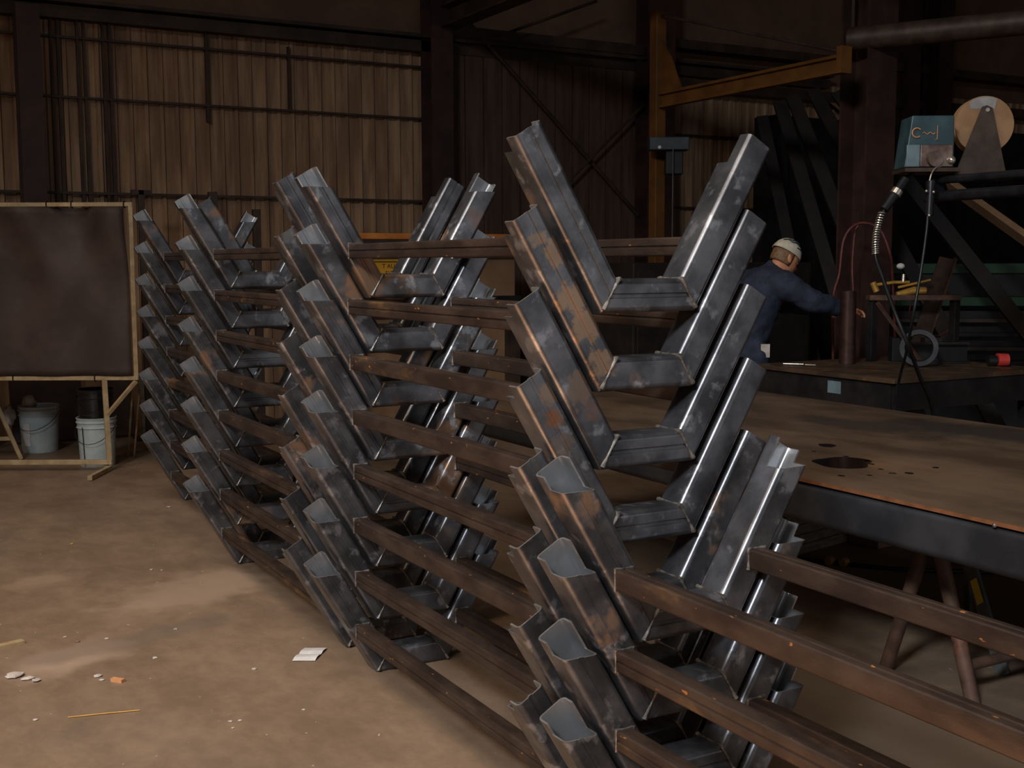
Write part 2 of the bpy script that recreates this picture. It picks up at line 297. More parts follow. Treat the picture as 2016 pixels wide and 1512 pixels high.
# ------------------------------------------------------------------ jib crane with its hoist housing
jx, jy = 4.5, 6.13
j = thing('jib_crane', 'yellow jib crane with post and long arm below its tie rod', 'crane', (jx, jy, 0))
b = MB(); b.box((0, 0, 1.85), (0.105, 0.105, 3.7)); b.box((0, 0, 0.01), (0.3, 0.3, 0.02)); b.obj('post', M['yellow'], j, bevel=0.006)
b = MB(); b.box((0.0, -1.16, 2.88), (0.07, 2.2, 0.022)); b.box((0.0, -1.16, 2.99), (0.07, 2.2, 0.022)); b.box((0, -1.16, 2.935), (0.014, 2.2, 0.1)); b.box((0, -2.24, 2.96), (0.1, 0.05, 0.19)); b.obj('arm', M['yellow'], j)
b = MB(); b.prism([(-0.05, 3.45), (-0.05, 3.0), (-0.34, 3.0), (-0.18, 3.3)], (-0.012, 0, 0), (0, 1, 0), (0, 0, 1), (1, 0, 0), 0.024); b.obj('gusset', M['yellow'], j)
MB().tube([(0, -0.05, 3.66), (0, -2.18, 3.03)], 0.012, 8).obj('tie_rod', M['girt'], j, smooth=40)
c1 = Vector((4.451, 5.899, 2.539))
h = thing('hoist_housing', 'slate blue control box with a small lamp hanging below the jib crane', 'hoist', c1)
RZ = Matrix.Rotation(-0.52, 3, 'Z')
MB().box((0, 0, 0), (0.34, 0.16, 0.11), RZ).obj('box', M['slate'], h, bevel=0.008)
MB().box(RZ @ Vector((0.05, 0.02, -0.16)), (0.15, 0.13, 0.2), RZ).obj('motor', M['dark'], h, bevel=0.01)
MB().ball(RZ @ Vector((-0.085, -0.085, -0.035)), 0.017).obj('lamp', M['white'], h, smooth=60)
MB().tube([RZ @ Vector((0.03, -0.09, -0.05)), RZ @ Vector((0.03, -0.09, -0.85))], 0.006, 6).obj('cable', M['greysteel'], h, smooth=60)
MB().tube([RZ @ Vector((-0.085, 0, 0.0)), RZ @ Vector((-0.085, 0.13, 0.02)), (jx - c1.x, jy - c1.y, 0.02)], 0.02, 6).obj('bracket', M['slate'], h)

# ------------------------------------------------------------------ the stacked frames
TH = 1.0398; Wd = 0.0855; Dp = 0.0975; La = 0.4933; NT = 0.0353; BO = 0.1483; LF = 1.61
dr = Vector((-math.cos(TH), 0, math.sin(TH))); nn = Vector((math.sin(TH), 0, math.cos(TH)))
BLp = Vector((-BO, 0, 0)); V1 = 0.044; TT = 0.005; RC = 0.015
def profile(off, g_out, g_in, wd, dp, step=True):
    """closed loop of (u, v) round the tube; off insets it for the inside skin"""
    r = RC - off; a, b, c, e = off, wd - off, off, dp - off; P = []
    def groove(v, s, di):
        m_ = wd / 2; q = [(m_ - 0.0065, v), (m_ - 0.0042, v + di * 0.0042), (m_ + 0.0042, v + di * 0.0042), (m_ + 0.0065, v)]
        return q if s > 0 else q[::-1]
    def arc(cx, cy, a0):
        return [(cx + r*math.cos(math.radians(a0 + k*15)), cy + r*math.sin(math.radians(a0 + k*15))) for k in range(7)]
    P += arc(a + r, c + r, 180)
    if g_out: P += groove(c, 1, 1)
    P += arc(b - r, c + r, 270)
    if step: P += [(b, V1), (b, V1 + 0.0006)]
    P += arc(b - r, e - r, 0)
    if g_in: P += groove(e, -1, -1)
    P += arc(a + r, e - r, 90)
    if step: P += [(a, V1 + 0.0006), (a, V1)]
    return P
def tube_between(Po, Pi, place, s0, s1):
    m = MB(); n = len(Po); vs = []
    for P in (Po, Pi):
        for q in P: vs.append(place(q, s0(q)))
        for q in P: vs.append(place(q, s1(q)))
    fs = []
    for i in range(n):
        k = (i + 1) % n
        fs += [(i, k, n+k, n+i), (2*n+k, 2*n+i, 3*n+i, 3*n+k), (n+i, n+k, 3*n+k, 3*n+i), (k, i, 2*n+i, 2*n+k)]
    m.add(vs, fs); return m
def two_skins(me):
    me.materials.append(M['steel_inside']); me.materials.append(M['cut_edge'])
    for i, p in enumerate(me.polygons): p.material_index = (0, 1, 2, 0)[i % 4]
    return me
def finish(me):
    for p in me.polygons: p.use_smooth = True
    me.set_sharp_from_angle(angle=math.radians(34)); return me
tanh_ = math.tan(TH / 2); cot = math.cos(TH) / math.sin(TH)
def arm_mesh(side, end, gr):
    Po, Pi = profile(0, gr & 1, gr & 2, Wd, Dp), profile(TT, gr & 1, gr & 2, Wd, Dp)
    def place(q, s):
        p = BLp + dr * s + nn * q[0]; y = q[1] if end == 0 else LF - q[1]
        return (p.x * side, y, p.z)
    return finish(two_skins(tube_between(Po, Pi, place, lambda q: q[0] * tanh_, lambda q: La if q[1] <= V1 + 0.0003 else (La - NT) - q[0] * cot).mesh('arm', M['steel'])))
def base_mesh(end, gr):
    Po, Pi = profile(0, gr & 1, gr & 2, Wd, Dp, False), profile(TT, gr & 1, gr & 2, Wd, Dp, False)
    def place(q, s): return (s, q[1] if end == 0 else LF - q[1], q[0])
    return finish(tube_between(Po, Pi, place, lambda q: -(BO - q[0] * tanh_), lambda q: BO - q[0] * tanh_).mesh('crossbar', M['steel']))
def rail_mesh(side, var):
    wx, hz = 0.048, 0.052; g = MB(); r = 0.006; P = []
    for cx, cz, a0 in ((r, r, 180), (wx - r, r, 270), (wx - r, hz - r, 0), (r, hz - r, 90)):
        P += [(cx + r*math.cos(math.radians(a0 + k*30)), cz + r*math.sin(math.radians(a0 + k*30))) for k in range(4)]
        m_ = (wx if a0 in (270, 90) else hz) / 2
        if var == 0 and a0 == 270: P += [(wx, hz/2 - .004), (wx - .004, hz/2 - .002), (wx - .004, hz/2 + .002), (wx, hz/2 + .004)]
        if var == 0 and a0 == 90: P += [(0, hz/2 + .004), (.004, hz/2 + .002), (.004, hz/2 - .002), (0, hz/2 - .004)]
        if var == 1 and a0 == 0: P += [(wx/2 + .004, hz), (wx/2 + .002, hz - .004), (wx/2 - .002, hz - .004), (wx/2 - .004, hz)]
    n = len(P); ys = [Dp + (LF - 2*Dp) * k / 6 for k in range(7)]; vs = []
    for y in ys:
        for q in P: vs.append(((0.182 + q[0]) * side, y, 0.144 + q[1]))
    fs = [(i*n+k, i*n+(k+1) % n, (i+1)*n+(k+1) % n, (i+1)*n+k) for i in range(6) for k in range(n)]
    fs += [tuple(range(n)), tuple(6*n + k for k in range(n))]
    g.add(vs, fs); return finish(g.mesh('rail', M['rail']))
ILp = BLp + nn * Wd + dr * (Wd * tanh_)
def bead_path(pts, rad, seed, step=0.006):
    rnd = random.Random(seed); P = []; Rr = []
    for i in range(len(pts) - 1):
        a, b = Vector(pts[i]), Vector(pts[i+1]); k_ = max(2, int((b - a).length / step))
        for q in range(k_ if i < len(pts) - 2 else k_ + 1):
            t_ = q / k_; P.append(a.lerp(b, t_)); Rr.append((rad[i] * (1 - t_) ** 3 + rad[i+1] * t_ ** 3 + 0.0011) * rnd.uniform(0.8, 1.25))
    return finish(MB().tube(P, Rr, 8).mesh('weld_bead', M['weld']))
def joint_weld_mesh(side, end):
    y0 = -0.001 if end == 0 else LF + 0.001; yi = Dp + 0.001 if end == 0 else LF - Dp - 0.001; ins = 0.006
    a = Vector((BLp.x * side, 0, BLp.z + 0.003)); b = Vector((ILp.x * side, 0, ILp.z)); a = a + (b - a) * 0.07
    def Y(p, y): return (p.x, y, p.z)
    return bead_path([Y(a, y0), Y(b, y0), Y(b, yi), Y(a, yi)], [0.0062, 0.0056, 0.0048, 0.0052], side * 3 + end + 11)
def rail_weld_mesh(side, end):
    y = Dp + 0.002 if end == 0 else LF - Dp - 0.002; x0, x1, z0, z1 = 0.181 * side, 0.231 * side, 0.143, 0.197
    return bead_path([(x0, y, z0), (x0, y, z1), (x1, y, z1), (x1, y, z0)], [0.0048, 0.0042, 0.0045, 0.003], side * 5 + end + 23)
ARM = {(s, e, g): arm_mesh(s, e, g) for s in (1, -1) for e in (0, 1) for g in (0, 1, 2, 3)}
BASE = {(e, g): base_mesh(e, g) for e in (0, 1) for g in (0, 1, 2, 3)}
RAIL = {(s, v): rail_mesh(s, v) for s in (1, -1) for v in (0, 1)}
JW = {(s, e): joint_weld_mesh(s, e) for s in (1, -1) for e in (0, 1)}
RW = {(s, e): rail_weld_mesh(s, e) for s in (1, -1) for e in (0, 1)}
def link(name, me, parent):
    o = bpy.data.objects.new(name, me); COL.objects.link(o); o.parent = parent
    return o
PITCH = 0.2
def frame(label, group, loc, g):
    t = thing('cradle_frame', label, 'steel frame', loc, group)
    for e in (0, 1):
        for s in (1, -1):
            a = link('arm', ARM[(s, e, g[0] if s == 1 else g[1])], t); link('weld_bead', JW[(s, e)], a)['label'] = 'bright weld spots'
        link('crossbar', BASE[(e, g[2])], t)
    for s in (1, -1):
        r = link('rail', RAIL[(s, g[3])], t); r['label'] = 'rusty brown rail'
        for e in (0, 1): link('weld_bead', RW[(s, e)], r)
    for o in t.children:
        if o.type == 'MESH' and o.name.split('.')[0] in ('arm', 'crossbar'):
            m_ = o.modifiers.new('normals', 'WEIGHTED_NORMAL'); m_.keep_sharp = True
    return t
ORD = ['topmost', 'second from the top', 'third from the top', 'fourth from the top', 'fifth from the top', 'third from the bottom', 'second from the bottom', 'bottom']
# per-level grooves seen on (left arm, right arm, crossbar, rail kind); bit 1 = seam on the outer face, bit 2 = seam on the inner face
GA = [(3, 0, 1, 0), (1, 0, 0, 0), (2, 0, 1, 1), (3, 0, 1, 1), (3, 0, 3, 0), (2, 1, 0, 1), (2, 0, 1, 0), (3, 0, 0, 0)]
JA = [0.0, -0.006, -0.002, 0.004, 0.006, 0.002, 0.005, 0.003]
GB = [None]*4 + [(2, 0, 2, 1), (2, 0, 0, 0), (2, 0, 2, 0), (2, 0, 0, 1)]
GC = [(1, 3, 0, 0), (0, 1, 0, 0), (2, 0, 2, 0), (2, 0, 2, 1), (3, 0, 0, 1), (1, 0, 0, 0), (3, 0, 0, 0), (3, 0, 2, 0)]
GD = [(0, 0, 0, 0), (1, 0, 0, 0), (2, 0, 0, 0), (2, 0, 0, 0), (2, 0, 0, 0), (2, 0, 0, 0), (2, 0, 0, 0), (0, 0, 0, 0)]
for k in range(8):
    z = (7 - k) * PITCH
    frame('dark steel V-ended frame, %s in the tall stack nearest the camera' % ORD[k], 'frames in the tall near stack', (JA[k], -0.004, z), GA[k])
    frame('dark steel V-ended frame, %s in the middle stack behind the near one' % ORD[k], 'frames in the middle stack', (0.010 + random.uniform(-.003, .003), 1.828, z), GC[k])
    frame('dark steel V-ended frame, %s in the farthest stack by the welding screen' % ORD[k], 'frames in the farthest stack', (0.175, 3.612, z), GD[k])
for k in range(4, 8):
    lab = {4: 'topmost', 5: 'second from the top', 6: 'second from the bottom', 7: 'bottom'}[k]
    frame('dark steel frame with rusty rails, %s in the low right front stack' % lab, 'frames in the low right stack', (0.003 + (k - 5.5) * 0.003, -0.0916 - LF, (7 - k) * PITCH), GB[k])

# ------------------------------------------------------------------ welding screen, buckets and clutter at left
A = Vector((0.009, 6.413, 0.687)); Bp = Vector((-1.944, 7.504, 0.676)); ex = (Bp - A); ex.z = 0; ex.normalize(); ey = Vector((-ex.y, ex.x, 0))
sc = thing('welding_screen', 'dark welding curtain on a tan tube frame at left edge', 'screen', (A.x, A.y, 0))
zt, zb = 1.955, 0.69; LS = 2.3
def spt(s, z, dpt=0): return ex * s + ey * dpt + Vector((0, 0, z))
MB().bar(spt(-0.015, zt), spt(LS, zt), 0.03, 0.03).obj('rail', M['frame_tan'], sc, bevel=0.003)
MB().bar(spt(-0.015, zb), spt(LS, zb), 0.03, 0.03).obj('rail', M['frame_tan'], sc, bevel=0.003)
for s, z0, z1 in ((0, zb - 0.015, zt + 0.015), (LS, 0, zt + 0.015)):
    MB().bar(spt(s, z0), spt(s, z1), 0.03, 0.03, (1, 0, 0)).obj('post', M['frame_tan'], sc, bevel=0.003)
MB().bar(spt(0.22, 0.05), spt(0.235, zb), 0.036, 0.036, (1, 0, 0)).obj('leg', M['frame_tan'], sc, bevel=0.003)
MB().bar(spt(0.22, 0.42), spt(0.0, zb - 0.02), 0.028, 0.028, (1, 0, 0)).obj('brace', M['frame_tan'], sc, bevel=0.003)
MB().bar(spt(0.20, 0.065), spt(LS, 0.065), 0.035, 0.035).obj('base_bar', M['frame_tan'], sc, bevel=0.003)
MB().bar(spt(0.22, 0.02, 0.42), spt(0.22, 0.02, 0.0), 0.035, 0.035).obj('foot', M['frame_tan'], sc, bevel=0.003)
MB().bar(spt(0.25, 0.0, -0.02), spt(0.25, 0.075, -0.02), 0.03, 0.03, (1, 0, 0)).obj('foot', M['frame_tan'], sc, bevel=0.003)
cur = MB(); NX, NZ = 60, 26; vs = []
for k in range(NZ + 1):
    for i in range(NX + 1):
        s = 0.02 + (LS - 0.04) * i / NX; q = k / NZ; z = zb + 0.02 + (zt - zb - 0.04) * q
        fold = 0.055 * math.sin(s * 10 + 6 * (1 - q)) * q * q + 0.045 * math.cos(s * 8 - 7 * (1 - q)) * q * q + 0.012 * math.sin(s * 13)
        vs.append(spt(s, z, 0.02 + fold))
cur.add(vs, [(k*(NX+1)+i, k*(NX+1)+i+1, (k+1)*(NX+1)+i+1, (k+1)*(NX+1)+i) for k in range(NZ) for i in range(NX)])
co = cur.obj('curtain', M['curtain'], sc, smooth=180); so = co.modifiers.new('thick', 'SOLIDIFY'); so.thickness = 0.004
ties = [(0.04, zt), (0.42, zt), (0.60, zt), (0.95, zt), (0.30, zb), (0.9, zb)]
for s, z in ties:
    tie = MB(); tie.tube([spt(s, z) + Vector((0.021*math.cos(a), 0, 0)) * 0 + ey * (0.024*math.cos(a)) + Vector((0, 0, 0.024*math.sin(a))) for a in [k*math.pi/6 for k in range(13)]], 0.004, 5, False)
    tie.obj('tie', M['black'], sc, smooth=60)

def bucket(name, label, loc, m, r=0.142, h=0.37, flip=False, extra=True):
    b = thing(name, label, 'bucket', loc)
    p = [(0.0, 0.0), (r*0.88, 0.0), (r*0.895, 0.012), (r*0.97, h*0.80), (r*1.03, h*0.80), (r*1.03, h*0.815), (r*0.985, h*0.83), (r*0.99, h*0.90), (r*1.045, h*0.905), (r*1.045, h*0.925), (r, h*0.935), (r*1.02, h*0.985), (r*1.05, h), (r*1.02, h*1.01), (r*0.97, h), (r*0.88, 0.02), (0.0, 0.02)]
    MB().lathe(p, (0, 0, 0), 36).obj('body', m, b, smooth=35)
    pts = [Vector((-r*1.05*math.cos(a), 0, h*0.86)) + Vector((0, -0.06*math.sin(a) - r*math.sin(a)*1.0, -0.13*math.sin(a))) for a in [k*math.pi/10 for k in range(11)]]
    Rm = Matrix.Rotation(-0.5, 3, 'Z'); MB().tube([Rm @ q for q in pts], 0.0025, 6).obj('handle', M['black'], b, smooth=60)
    return b
b1 = (-0.285, 6.692, 0.000); c1 = Vector(b1) + Vector((0.07, 0.12, 0))
g1 = bucket('bucket', 'grey plastic bucket with a black bucket stacked in its mouth', c1, M['bucket'])
MB().bar((-0.108, -0.082, 0.02), (-0.120, -0.092, 0.31), 0.008, 0.004, (1, 0, 0)).obj('stripe', M['black'], g1)
bucket('bucket', 'black plastic bucket nested on top of a grey bucket', c1 + Vector((0, 0, 0.215)), M['bucket_black'], 0.134)
b2 = (-0.569, 7.653, 0.000); c2 = Vector(b2) + Vector((0.07, 0.13, 0))
g2 = bucket('bucket', 'open grey plastic bucket with a rag, left of the stacked buckets', c2, M['bucket'], 0.157, 0.375)
pl = MB(); pts = []
for k in range(6):
    a = -2.62 + 0.42*k/5
    for q, z in ((0.953, 0.06), (1.0, 0.24)): pts.append((0.157*q*0.985*math.cos(a)*1.0, 0.157*q*0.985*math.sin(a), z))
pl.add(pts, [(2*i, 2*i+2, 2*i+3, 2*i+1) for i in range(5)]); pl.obj('paper_label', M['white'], g2).modifiers.new('thick', 'SOLIDIFY').thickness = 0.001
def blob(c, r, seed, sc_=(1, 1, 1)):
    rnd = random.Random(seed); m = MB().ball((0, 0, 0), r, 14, 9, sc_)
    m.v = [tuple(Vector(v) * (1 + rnd.uniform(-0.22, 0.22))) for v in m.v]; m.v = [tuple(Vector(v) + Vector(c)) for v in m.v]; return m
rg = blob((0, 0, 0), 0.055, 3, (1, 0.8, 1.2)).obj('rag', M['rag'], smooth=180, loc=c2 + Vector((-0.075, -0.03, 0.40))); tag(rg, 'crumpled pale rag poking out of the open grey bucket', 'rag')
rg = blob((0, 0, 0), 0.06, 5, (0.8, 0.8, 1.3)).obj('rag', M['rag'], smooth=180, loc=c2 + Vector((-0.225, 0.02, 0.30))); tag(rg, 'grubby rag hanging at the left of the open grey bucket', 'rag')
st = thing('tan_stand', 'tan painted stand with a slanting leg at the left edge', 'stand', (-0.693, 7.383, 0.000))
o0 = st.location
MB().bar((0, 0, 0), rel(st, (-0.873, 7.545, 0.536)), 0.045, 0.03, (1, 0, 0)).obj('leg', M['frame_tan'], st, bevel=0.003)
MB().bar(rel(st, (-0.751, 7.456, 0.164)), rel(st, (-1.108, 7.654, 0.154)), 0.035, 0.03).obj('crossbar', M['frame_tan'], st, bevel=0.003)
MB().bar(rel(st, (-1.113, 7.645, 0.058)) * 1.0 - Vector((0, 0, 0.03)), rel(st, (-0.913, 7.572, 0.576)), 0.045, 0.03, (1, 0, 0)).obj('leg', M['frame_tan'], st, bevel=0.003)
for i, (a, b_, m_, lab) in enumerate([((0.070, 7.133, 0.000), (0.074, 6.852, 0.619), M['frame_tan'], 'thin pale rod leaning behind the corner of the welding screen'),
                                      ((0.091, 7.006, 0.000), (0.094, 6.720, 0.567), M['lightwood'], 'thin brown rod leaning against the welding screen nearest the frames'),
                                      ((0.038, 8.087, 0.000), (0.020, 7.798, 0.569), M['rag'], 'pale rod standing behind the stacked buckets')]):
    tag(MB().tube([a, b_], 0.008, 8).obj('rod', m_, smooth=60), lab, 'rod')
# boards and scrap leaning at the foot of the wall
clut = [(-0.96, 0.03, 0.38, 0.5, 'girt', 'dark board leaning at the wall behind the tan stand, leftmost'), (-0.37, 0.03, 0.58, 0.62, 'column', 'dark red sheet leaning at the wall behind the open bucket'),
        (0.02, 0.025, 0.13, 0.66, 'lightwood', 'narrow brown plank leaning at the wall between the buckets'), (0.24, 0.04, 0.22, 0.6, 'girt', 'dark plank leaning at the wall behind the stacked buckets'),
        (0.58, 0.03, 0.34, 0.55, 'wood', 'grey board leaning at the wall right of the buckets'), (0.94, 0.03, 0.25, 0.7, 'lightwood', 'brown plank leaning at the wall right of the grey board')]
for i, (px, th_, wd_, ht, mm, lab) in enumerate(clut):
    b = MB(); b.box((0, 0, ht/2), (wd_, th_, ht), Matrix.Rotation(-0.22, 3, 'X')); o = b.obj('board', M[mm], bevel=0.003, loc=(px, 8.27, 0.008)); tag(o, lab, 'board', 'boards leaning at the wall')
for i, (p, w_, lab) in enumerate([((0.425, 8.000, 2.155), 0.05, 'dark stanchion with a T head beside the welding screen'), ((1.042, 8.000, 2.154), 0.075, 'dark brown square post behind the farthest stack'), ((1.433, 8.000, 2.010), 0.065, 'shorter dark post right of the farthest stack')]):
    q = thing('stanchion', lab, 'post', (p[0], p[1], 0))
    MB().box((0, 0, p[2]/2), (w_, w_, p[2])).obj('post', M['girt'], q, bevel=0.004)
    MB().box((0, 0, 0.01), (0.24, 0.24, 0.02)).obj('base_plate', M['girt'], q)
    if i == 0: MB().box((0, 0, p[2] - 0.02), (0.16, 0.05, 0.04)).obj('crosshead', M['girt'], q)

# ------------------------------------------------------------------ machine with orange rail and caution sign behind the stacks
mc = thing('machine', 'brown machine with an orange top rail and yellow caution sign', 'machine', (2.95, 7.5, 0))
MB().box((0, 0.25, 0.80), (1.7, 0.6, 1.58)).obj('body', M['pad'], mc, bevel=0.01)
MB().box((0, -0.05, 1.765), (1.72, 0.1, 0.055)).obj('top_rail', M['orange'], mc, bevel=0.006)
MB().box((0, -0.09, 1.66), (1.74, 0.09, 0.15)).obj('upper_beam', M['girt'], mc, bevel=0.004)
MB().box((0, -0.09, 1.13), (1.74, 0.10, 0.16)).obj('lower_beam', M['dark'], mc, bevel=0.004)
for sx in (-0.8, 0.8): MB().box((sx, -0.04, 0.55), (0.14, 0.14, 1.1)).obj('leg', M['girt'], mc)
sg = MB().box((-0.48, -0.062, 1.47), (0.40, 0.006, 0.26)).obj('sign', M['signyellow'], mc)
MB().box((-0.48, -0.066, 1.535), (0.37, 0.002, 0.008)).obj('sign_line', M['ink'], sg)
def text(s, size, loc, rot, m, parent, name='lettering'):
    c = bpy.data.curves.new(name, 'FONT'); c.body = s; c.size = size; c.align_x = 'CENTER'; c.align_y = 'CENTER'; c.extrude = 0.0006
    o = bpy.data.objects.new(name, c); dg = bpy.context.evaluated_depsgraph_get(); COL.objects.link(o); bpy.context.view_layer.update()
    me = bpy.data.meshes.new_from_object(o.evaluated_get(bpy.context.evaluated_depsgraph_get())); bpy.data.objects.remove(o)
    me.materials.clear(); me.materials.append(m); r = bpy.data.objects.new(name, me); COL.objects.link(r); r.location = loc; r.rotation_euler = rot; r.parent = parent; return r
text('T ALL', 0.055, (-0.47, -0.066, 1.495), (math.pi/2, 0, 0), M['ink'], sg)
text('EYE', 0.05, (-0.47, -0.066, 1.432), (math.pi/2, 0, 0), M['ink'], sg)

cb = thing('cabinet', 'long black cabinet behind the near stack under the jib crane', 'cabinet', (4.62, 5.55, 0))
MB().box((0, 0, 0.76), (1.9, 0.5, 1.52)).obj('body', M['dark_brown'], cb, bevel=0.01)
for sx in (-0.62, 0, 0.62): MB().box((sx, -0.258, 0.78), (0.59, 0.016, 1.36)).obj('door', M['dark_brown'], cb, bevel=0.004)

# ------------------------------------------------------------------ plate table on saw horses
pt = thing('plate_table', 'large brown steel plate laid as a table top on dark beams', 'table', (1.17, 1.2, 0))
MB().box((0.89, 0, 0.744), (1.78, 4.7, 0.012)).obj('top', M['plate'], pt)
MB().box((-0.001, 0, 0.744), (0.006, 4.7, 0.0125)).obj('edge', M['plate_edge'], pt)
for bx in (0.045, 1.72):
    b = MB(); r_ = 0.03; P = []
    for cx, cz, a0 in ((-0.045 + r_, 0.583 + r_, 180), (0.045, 0.583, 270), (0.045, 0.737, 0), (-0.045 + r_, 0.737 - r_, 90)):
        if a0 in (180, 90): P += [(cx + r_*math.cos(math.radians(a0 + k*15)), cz + r_*math.sin(math.radians(a0 + k*15))) for k in range(7)]
        else: P.append((cx, cz))
    b.prism(P, (bx, -2.34, 0), (1, 0, 0), (0, 0, 1), (0, 1, 0), 4.68); b.obj('beam', M['beam'], pt, smooth=30)
MB().ball((-0.002, -1.35, 0.738), 0.008, 8, 5).obj('weld_bead', M['weld'], pt, smooth=60)['label'] = 'pale weld tack on the plate edge'
def blob_flat(name, label, c, rx, ry, rot, seed, m, group=None, cat='oil'):
    rnd = random.Random(seed); b = MB(); n_ = 28; ph = [rnd.uniform(0, 6.28) for _ in range(4)]
    P = []
    for k in range(n_):
        a = 2*math.pi*k/n_; q = 1 + 0.10*math.sin(2*a + ph[0]) + 0.07*math.sin(3*a + ph[1]) + 0.05*math.sin(5*a + ph[2])
        x_, y_ = rx*q*math.cos(a), ry*q*math.sin(a); P.append((x_*math.cos(rot) - y_*math.sin(rot), x_*math.sin(rot) + y_*math.cos(rot)))
    b.prism(P, (0, 0, 0), (1, 0, 0), (0, 1, 0), (0, 0, 1), 0.0012); o = b.obj(name, m, loc=c); return tag(o, label, cat, group)
pz = 0.7502
blob_flat('oil_puddle', 'large black oil puddle near the edge of the steel plate', (1.535, 0.84, pz), 0.115, 0.125, -0.5, 2, M['oil'])
blob_flat('oil_spot', 'small round black oil spot beyond the large puddle', (1.79, 1.19, pz), 0.032, 0.05, -0.5, 4, M['oil'], None)
for i, (p, r_) in enumerate([((1.629, 1.100, 0.750), .010), ((1.649, 0.941, 0.750), .012), ((1.642, 0.818, 0.750), .014), ((1.604, 0.760, 0.750), .012), ((1.549, 0.662, 0.750), .010), ((1.522, 0.579, 0.750), .013), ((1.575, 0.548, 0.750), .016), ((1.322, 0.636, 0.750), .012), ((1.752, 0.581, 0.750), .013), ((1.418, 0.591, 0.750), .009)]):
    blob_flat('oil_drop', 'tiny black oil drop scattered round the puddle on the plate', (p[0], p[1], pz), r_, r_, 0, 20 + i, M['oil'], 'oil drops on the steel plate')

def sawhorse(label, x, y, legs2):
    s = thing('sawhorse', label, 'sawhorse', (x, y, 0))
    MB().tube([(0, 0, 0.55), (1.25, 0, 0.55)], 0.028, 12).obj('top_rail', M['rustpipe'], s, smooth=50)
    for xx in (0.02, 1.22):
        for dy in (0.20, -0.20): MB().tube([(xx, dy*0.12, 0.545), (xx, dy, 0.0)], 0.026, 12).obj('leg', M['rustpipe'], s, smooth=50)
    MB().tube([(0.02, -0.15, 0.12), (1.22, -0.15, 0.12)], 0.02, 10).obj('stretcher', M['rustpipe'], s, smooth=50)
    return s
sawhorse('rusty pipe sawhorse with splayed legs under the front of the plate', 1.50, 0.385, True)
sawhorse('rusty pipe sawhorse under the far end of the plate, behind the frames', 1.50, 2.9, True)
gl = thing('folding_stand', 'dull grey stand leg with a yellow label under the plate', 'stand', (1.857, 0.329, 0.000))
tp = rel(gl, (1.995, 0.625, 0.389))
MB().bar((0, 0, 0), tp, 0.055, 0.016, (1, 0, 0)).obj('leg', M['greysteel'], gl, bevel=0.003)
MB().bar(tp, (tp.x*0.4 + 0.5, tp.y*0.4 + 0.5, 0.0), 0.04, 0.016, (1, 0, 0)).obj('leg', M['greysteel'], gl, bevel=0.003)
dl = tp.normalized(); ctr = tp * 0.66; zz = dl; xx = Vector((1, 0, 0)).cross(zz).normalized(); yy = zz.cross(xx)
for sgn in (1, -1):
    MB().box(ctr + yy * 0.009 * sgn, (0.034, 0.002, 0.10), Matrix((xx, yy, zz)).transposed()).obj('label', M['labelyellow'], gl)
bs = Vector((2.806, 2.092, 0.000))
px = Vector((0.97, 0.22, 0)); py = Vector((-0.22, 0.97, 0)); RB = Matrix((px, py, Vector((0, 0, 1)))).transposed()
for i in range(4):
    o = MB().box((0, 0, 0), (0.95, 0.24, 0.052), RB).obj('timber', M['wood'], bevel=0.004, loc=bs + py*0.16 - px*0.12 + Vector((0, 0, 0.0265 + i*0.0545)))
    tag(o, '%s grey timber of the low pile on the floor under the plate' % ['lowest', 'second lowest', 'third lowest', 'topmost'][i], 'timber', 'grey timbers under the plate')
o = MB().box((0, 0, 0.14), (0.36, 0.2, 0.28), Matrix.Rotation(0.1, 3, 'Z')).obj('board_box', M['pinkwood'], bevel=0.006, loc=(3.08, 2.06, 0)); tag(o, 'reddish brown box right of the timber pile under the plate', 'box')
hz = [(2.347, 1.987, 0.012), (2.464, 1.848, 0.012), (2.613, 1.623, 0.012), (2.828, 1.433, 0.012), (3.182, 1.185, 0.012)]
hs = thing('air_hose', 'black hose with yellow fittings on the floor under the plate', 'hose', hz[1])
MB().tube([rel(hs, p) for p in spline(hz, 6)], 0.011, 8).obj('hose', M['black'], hs, smooth=60)
for p in ((2.458, 1.834, 0.016), (2.497, 1.776, 0.016)):
    MB().tube([rel(hs, p) - px*0.022 + Vector((0,0,.006)), rel(hs, p) + px*0.022 + Vector((0,0,.006))], 0.021, 8).obj('fitting', M['brass'], hs, smooth=40)

# ------------------------------------------------------------------ work table beyond, with its clutter
wt = thing('work_table', 'dark steel work table with cluttered brown top beyond the plate', 'table', (4.1, 2.95, 0))
MB().box((0, 0, 0.836), (1.36, 1.22, 0.028)).obj('top', M['benchtop'], wt, bevel=0.003)
for q in ((0, -0.585), (0, 0.585)): MB().box((q[0], q[1], 0.74), (1.3, 0.03, 0.16)).obj('apron', M['dark'], wt)
for q in ((-0.645, 0), (0.645, 0)): MB().box((q[0], q[1], 0.74), (0.03, 1.14, 0.16)).obj('apron', M['dark'], wt)
for sx in (-0.6, 0.6):
    for sy in (-0.53, 0.53): MB().box((sx, sy, 0.33), (0.08, 0.08, 0.66)).obj('leg', M['dark'], wt)
MB().box((0, 0, 0.2), (1.2, 1.06, 0.03)).obj('shelf', M['dark'], wt)
MB().box((-0.661, -0.12, 0.76), (0.003, 0.11, 0.075)).obj('label', M['feeder_light'], wt)
tz = 0.851
p = (3.958, 3.248, 0.850)
o = MB().lathe([(0.052, 0), (0.052, 0.48), (0.047, 0.48), (0.047, 0.0)], (0, 0, 0), 24).obj('pipe_post', M['redpipe'], smooth=40, loc=(p[0], p[1], tz)); tag(o, 'upright dark red pipe standing on the work table by the worker', 'pipe')
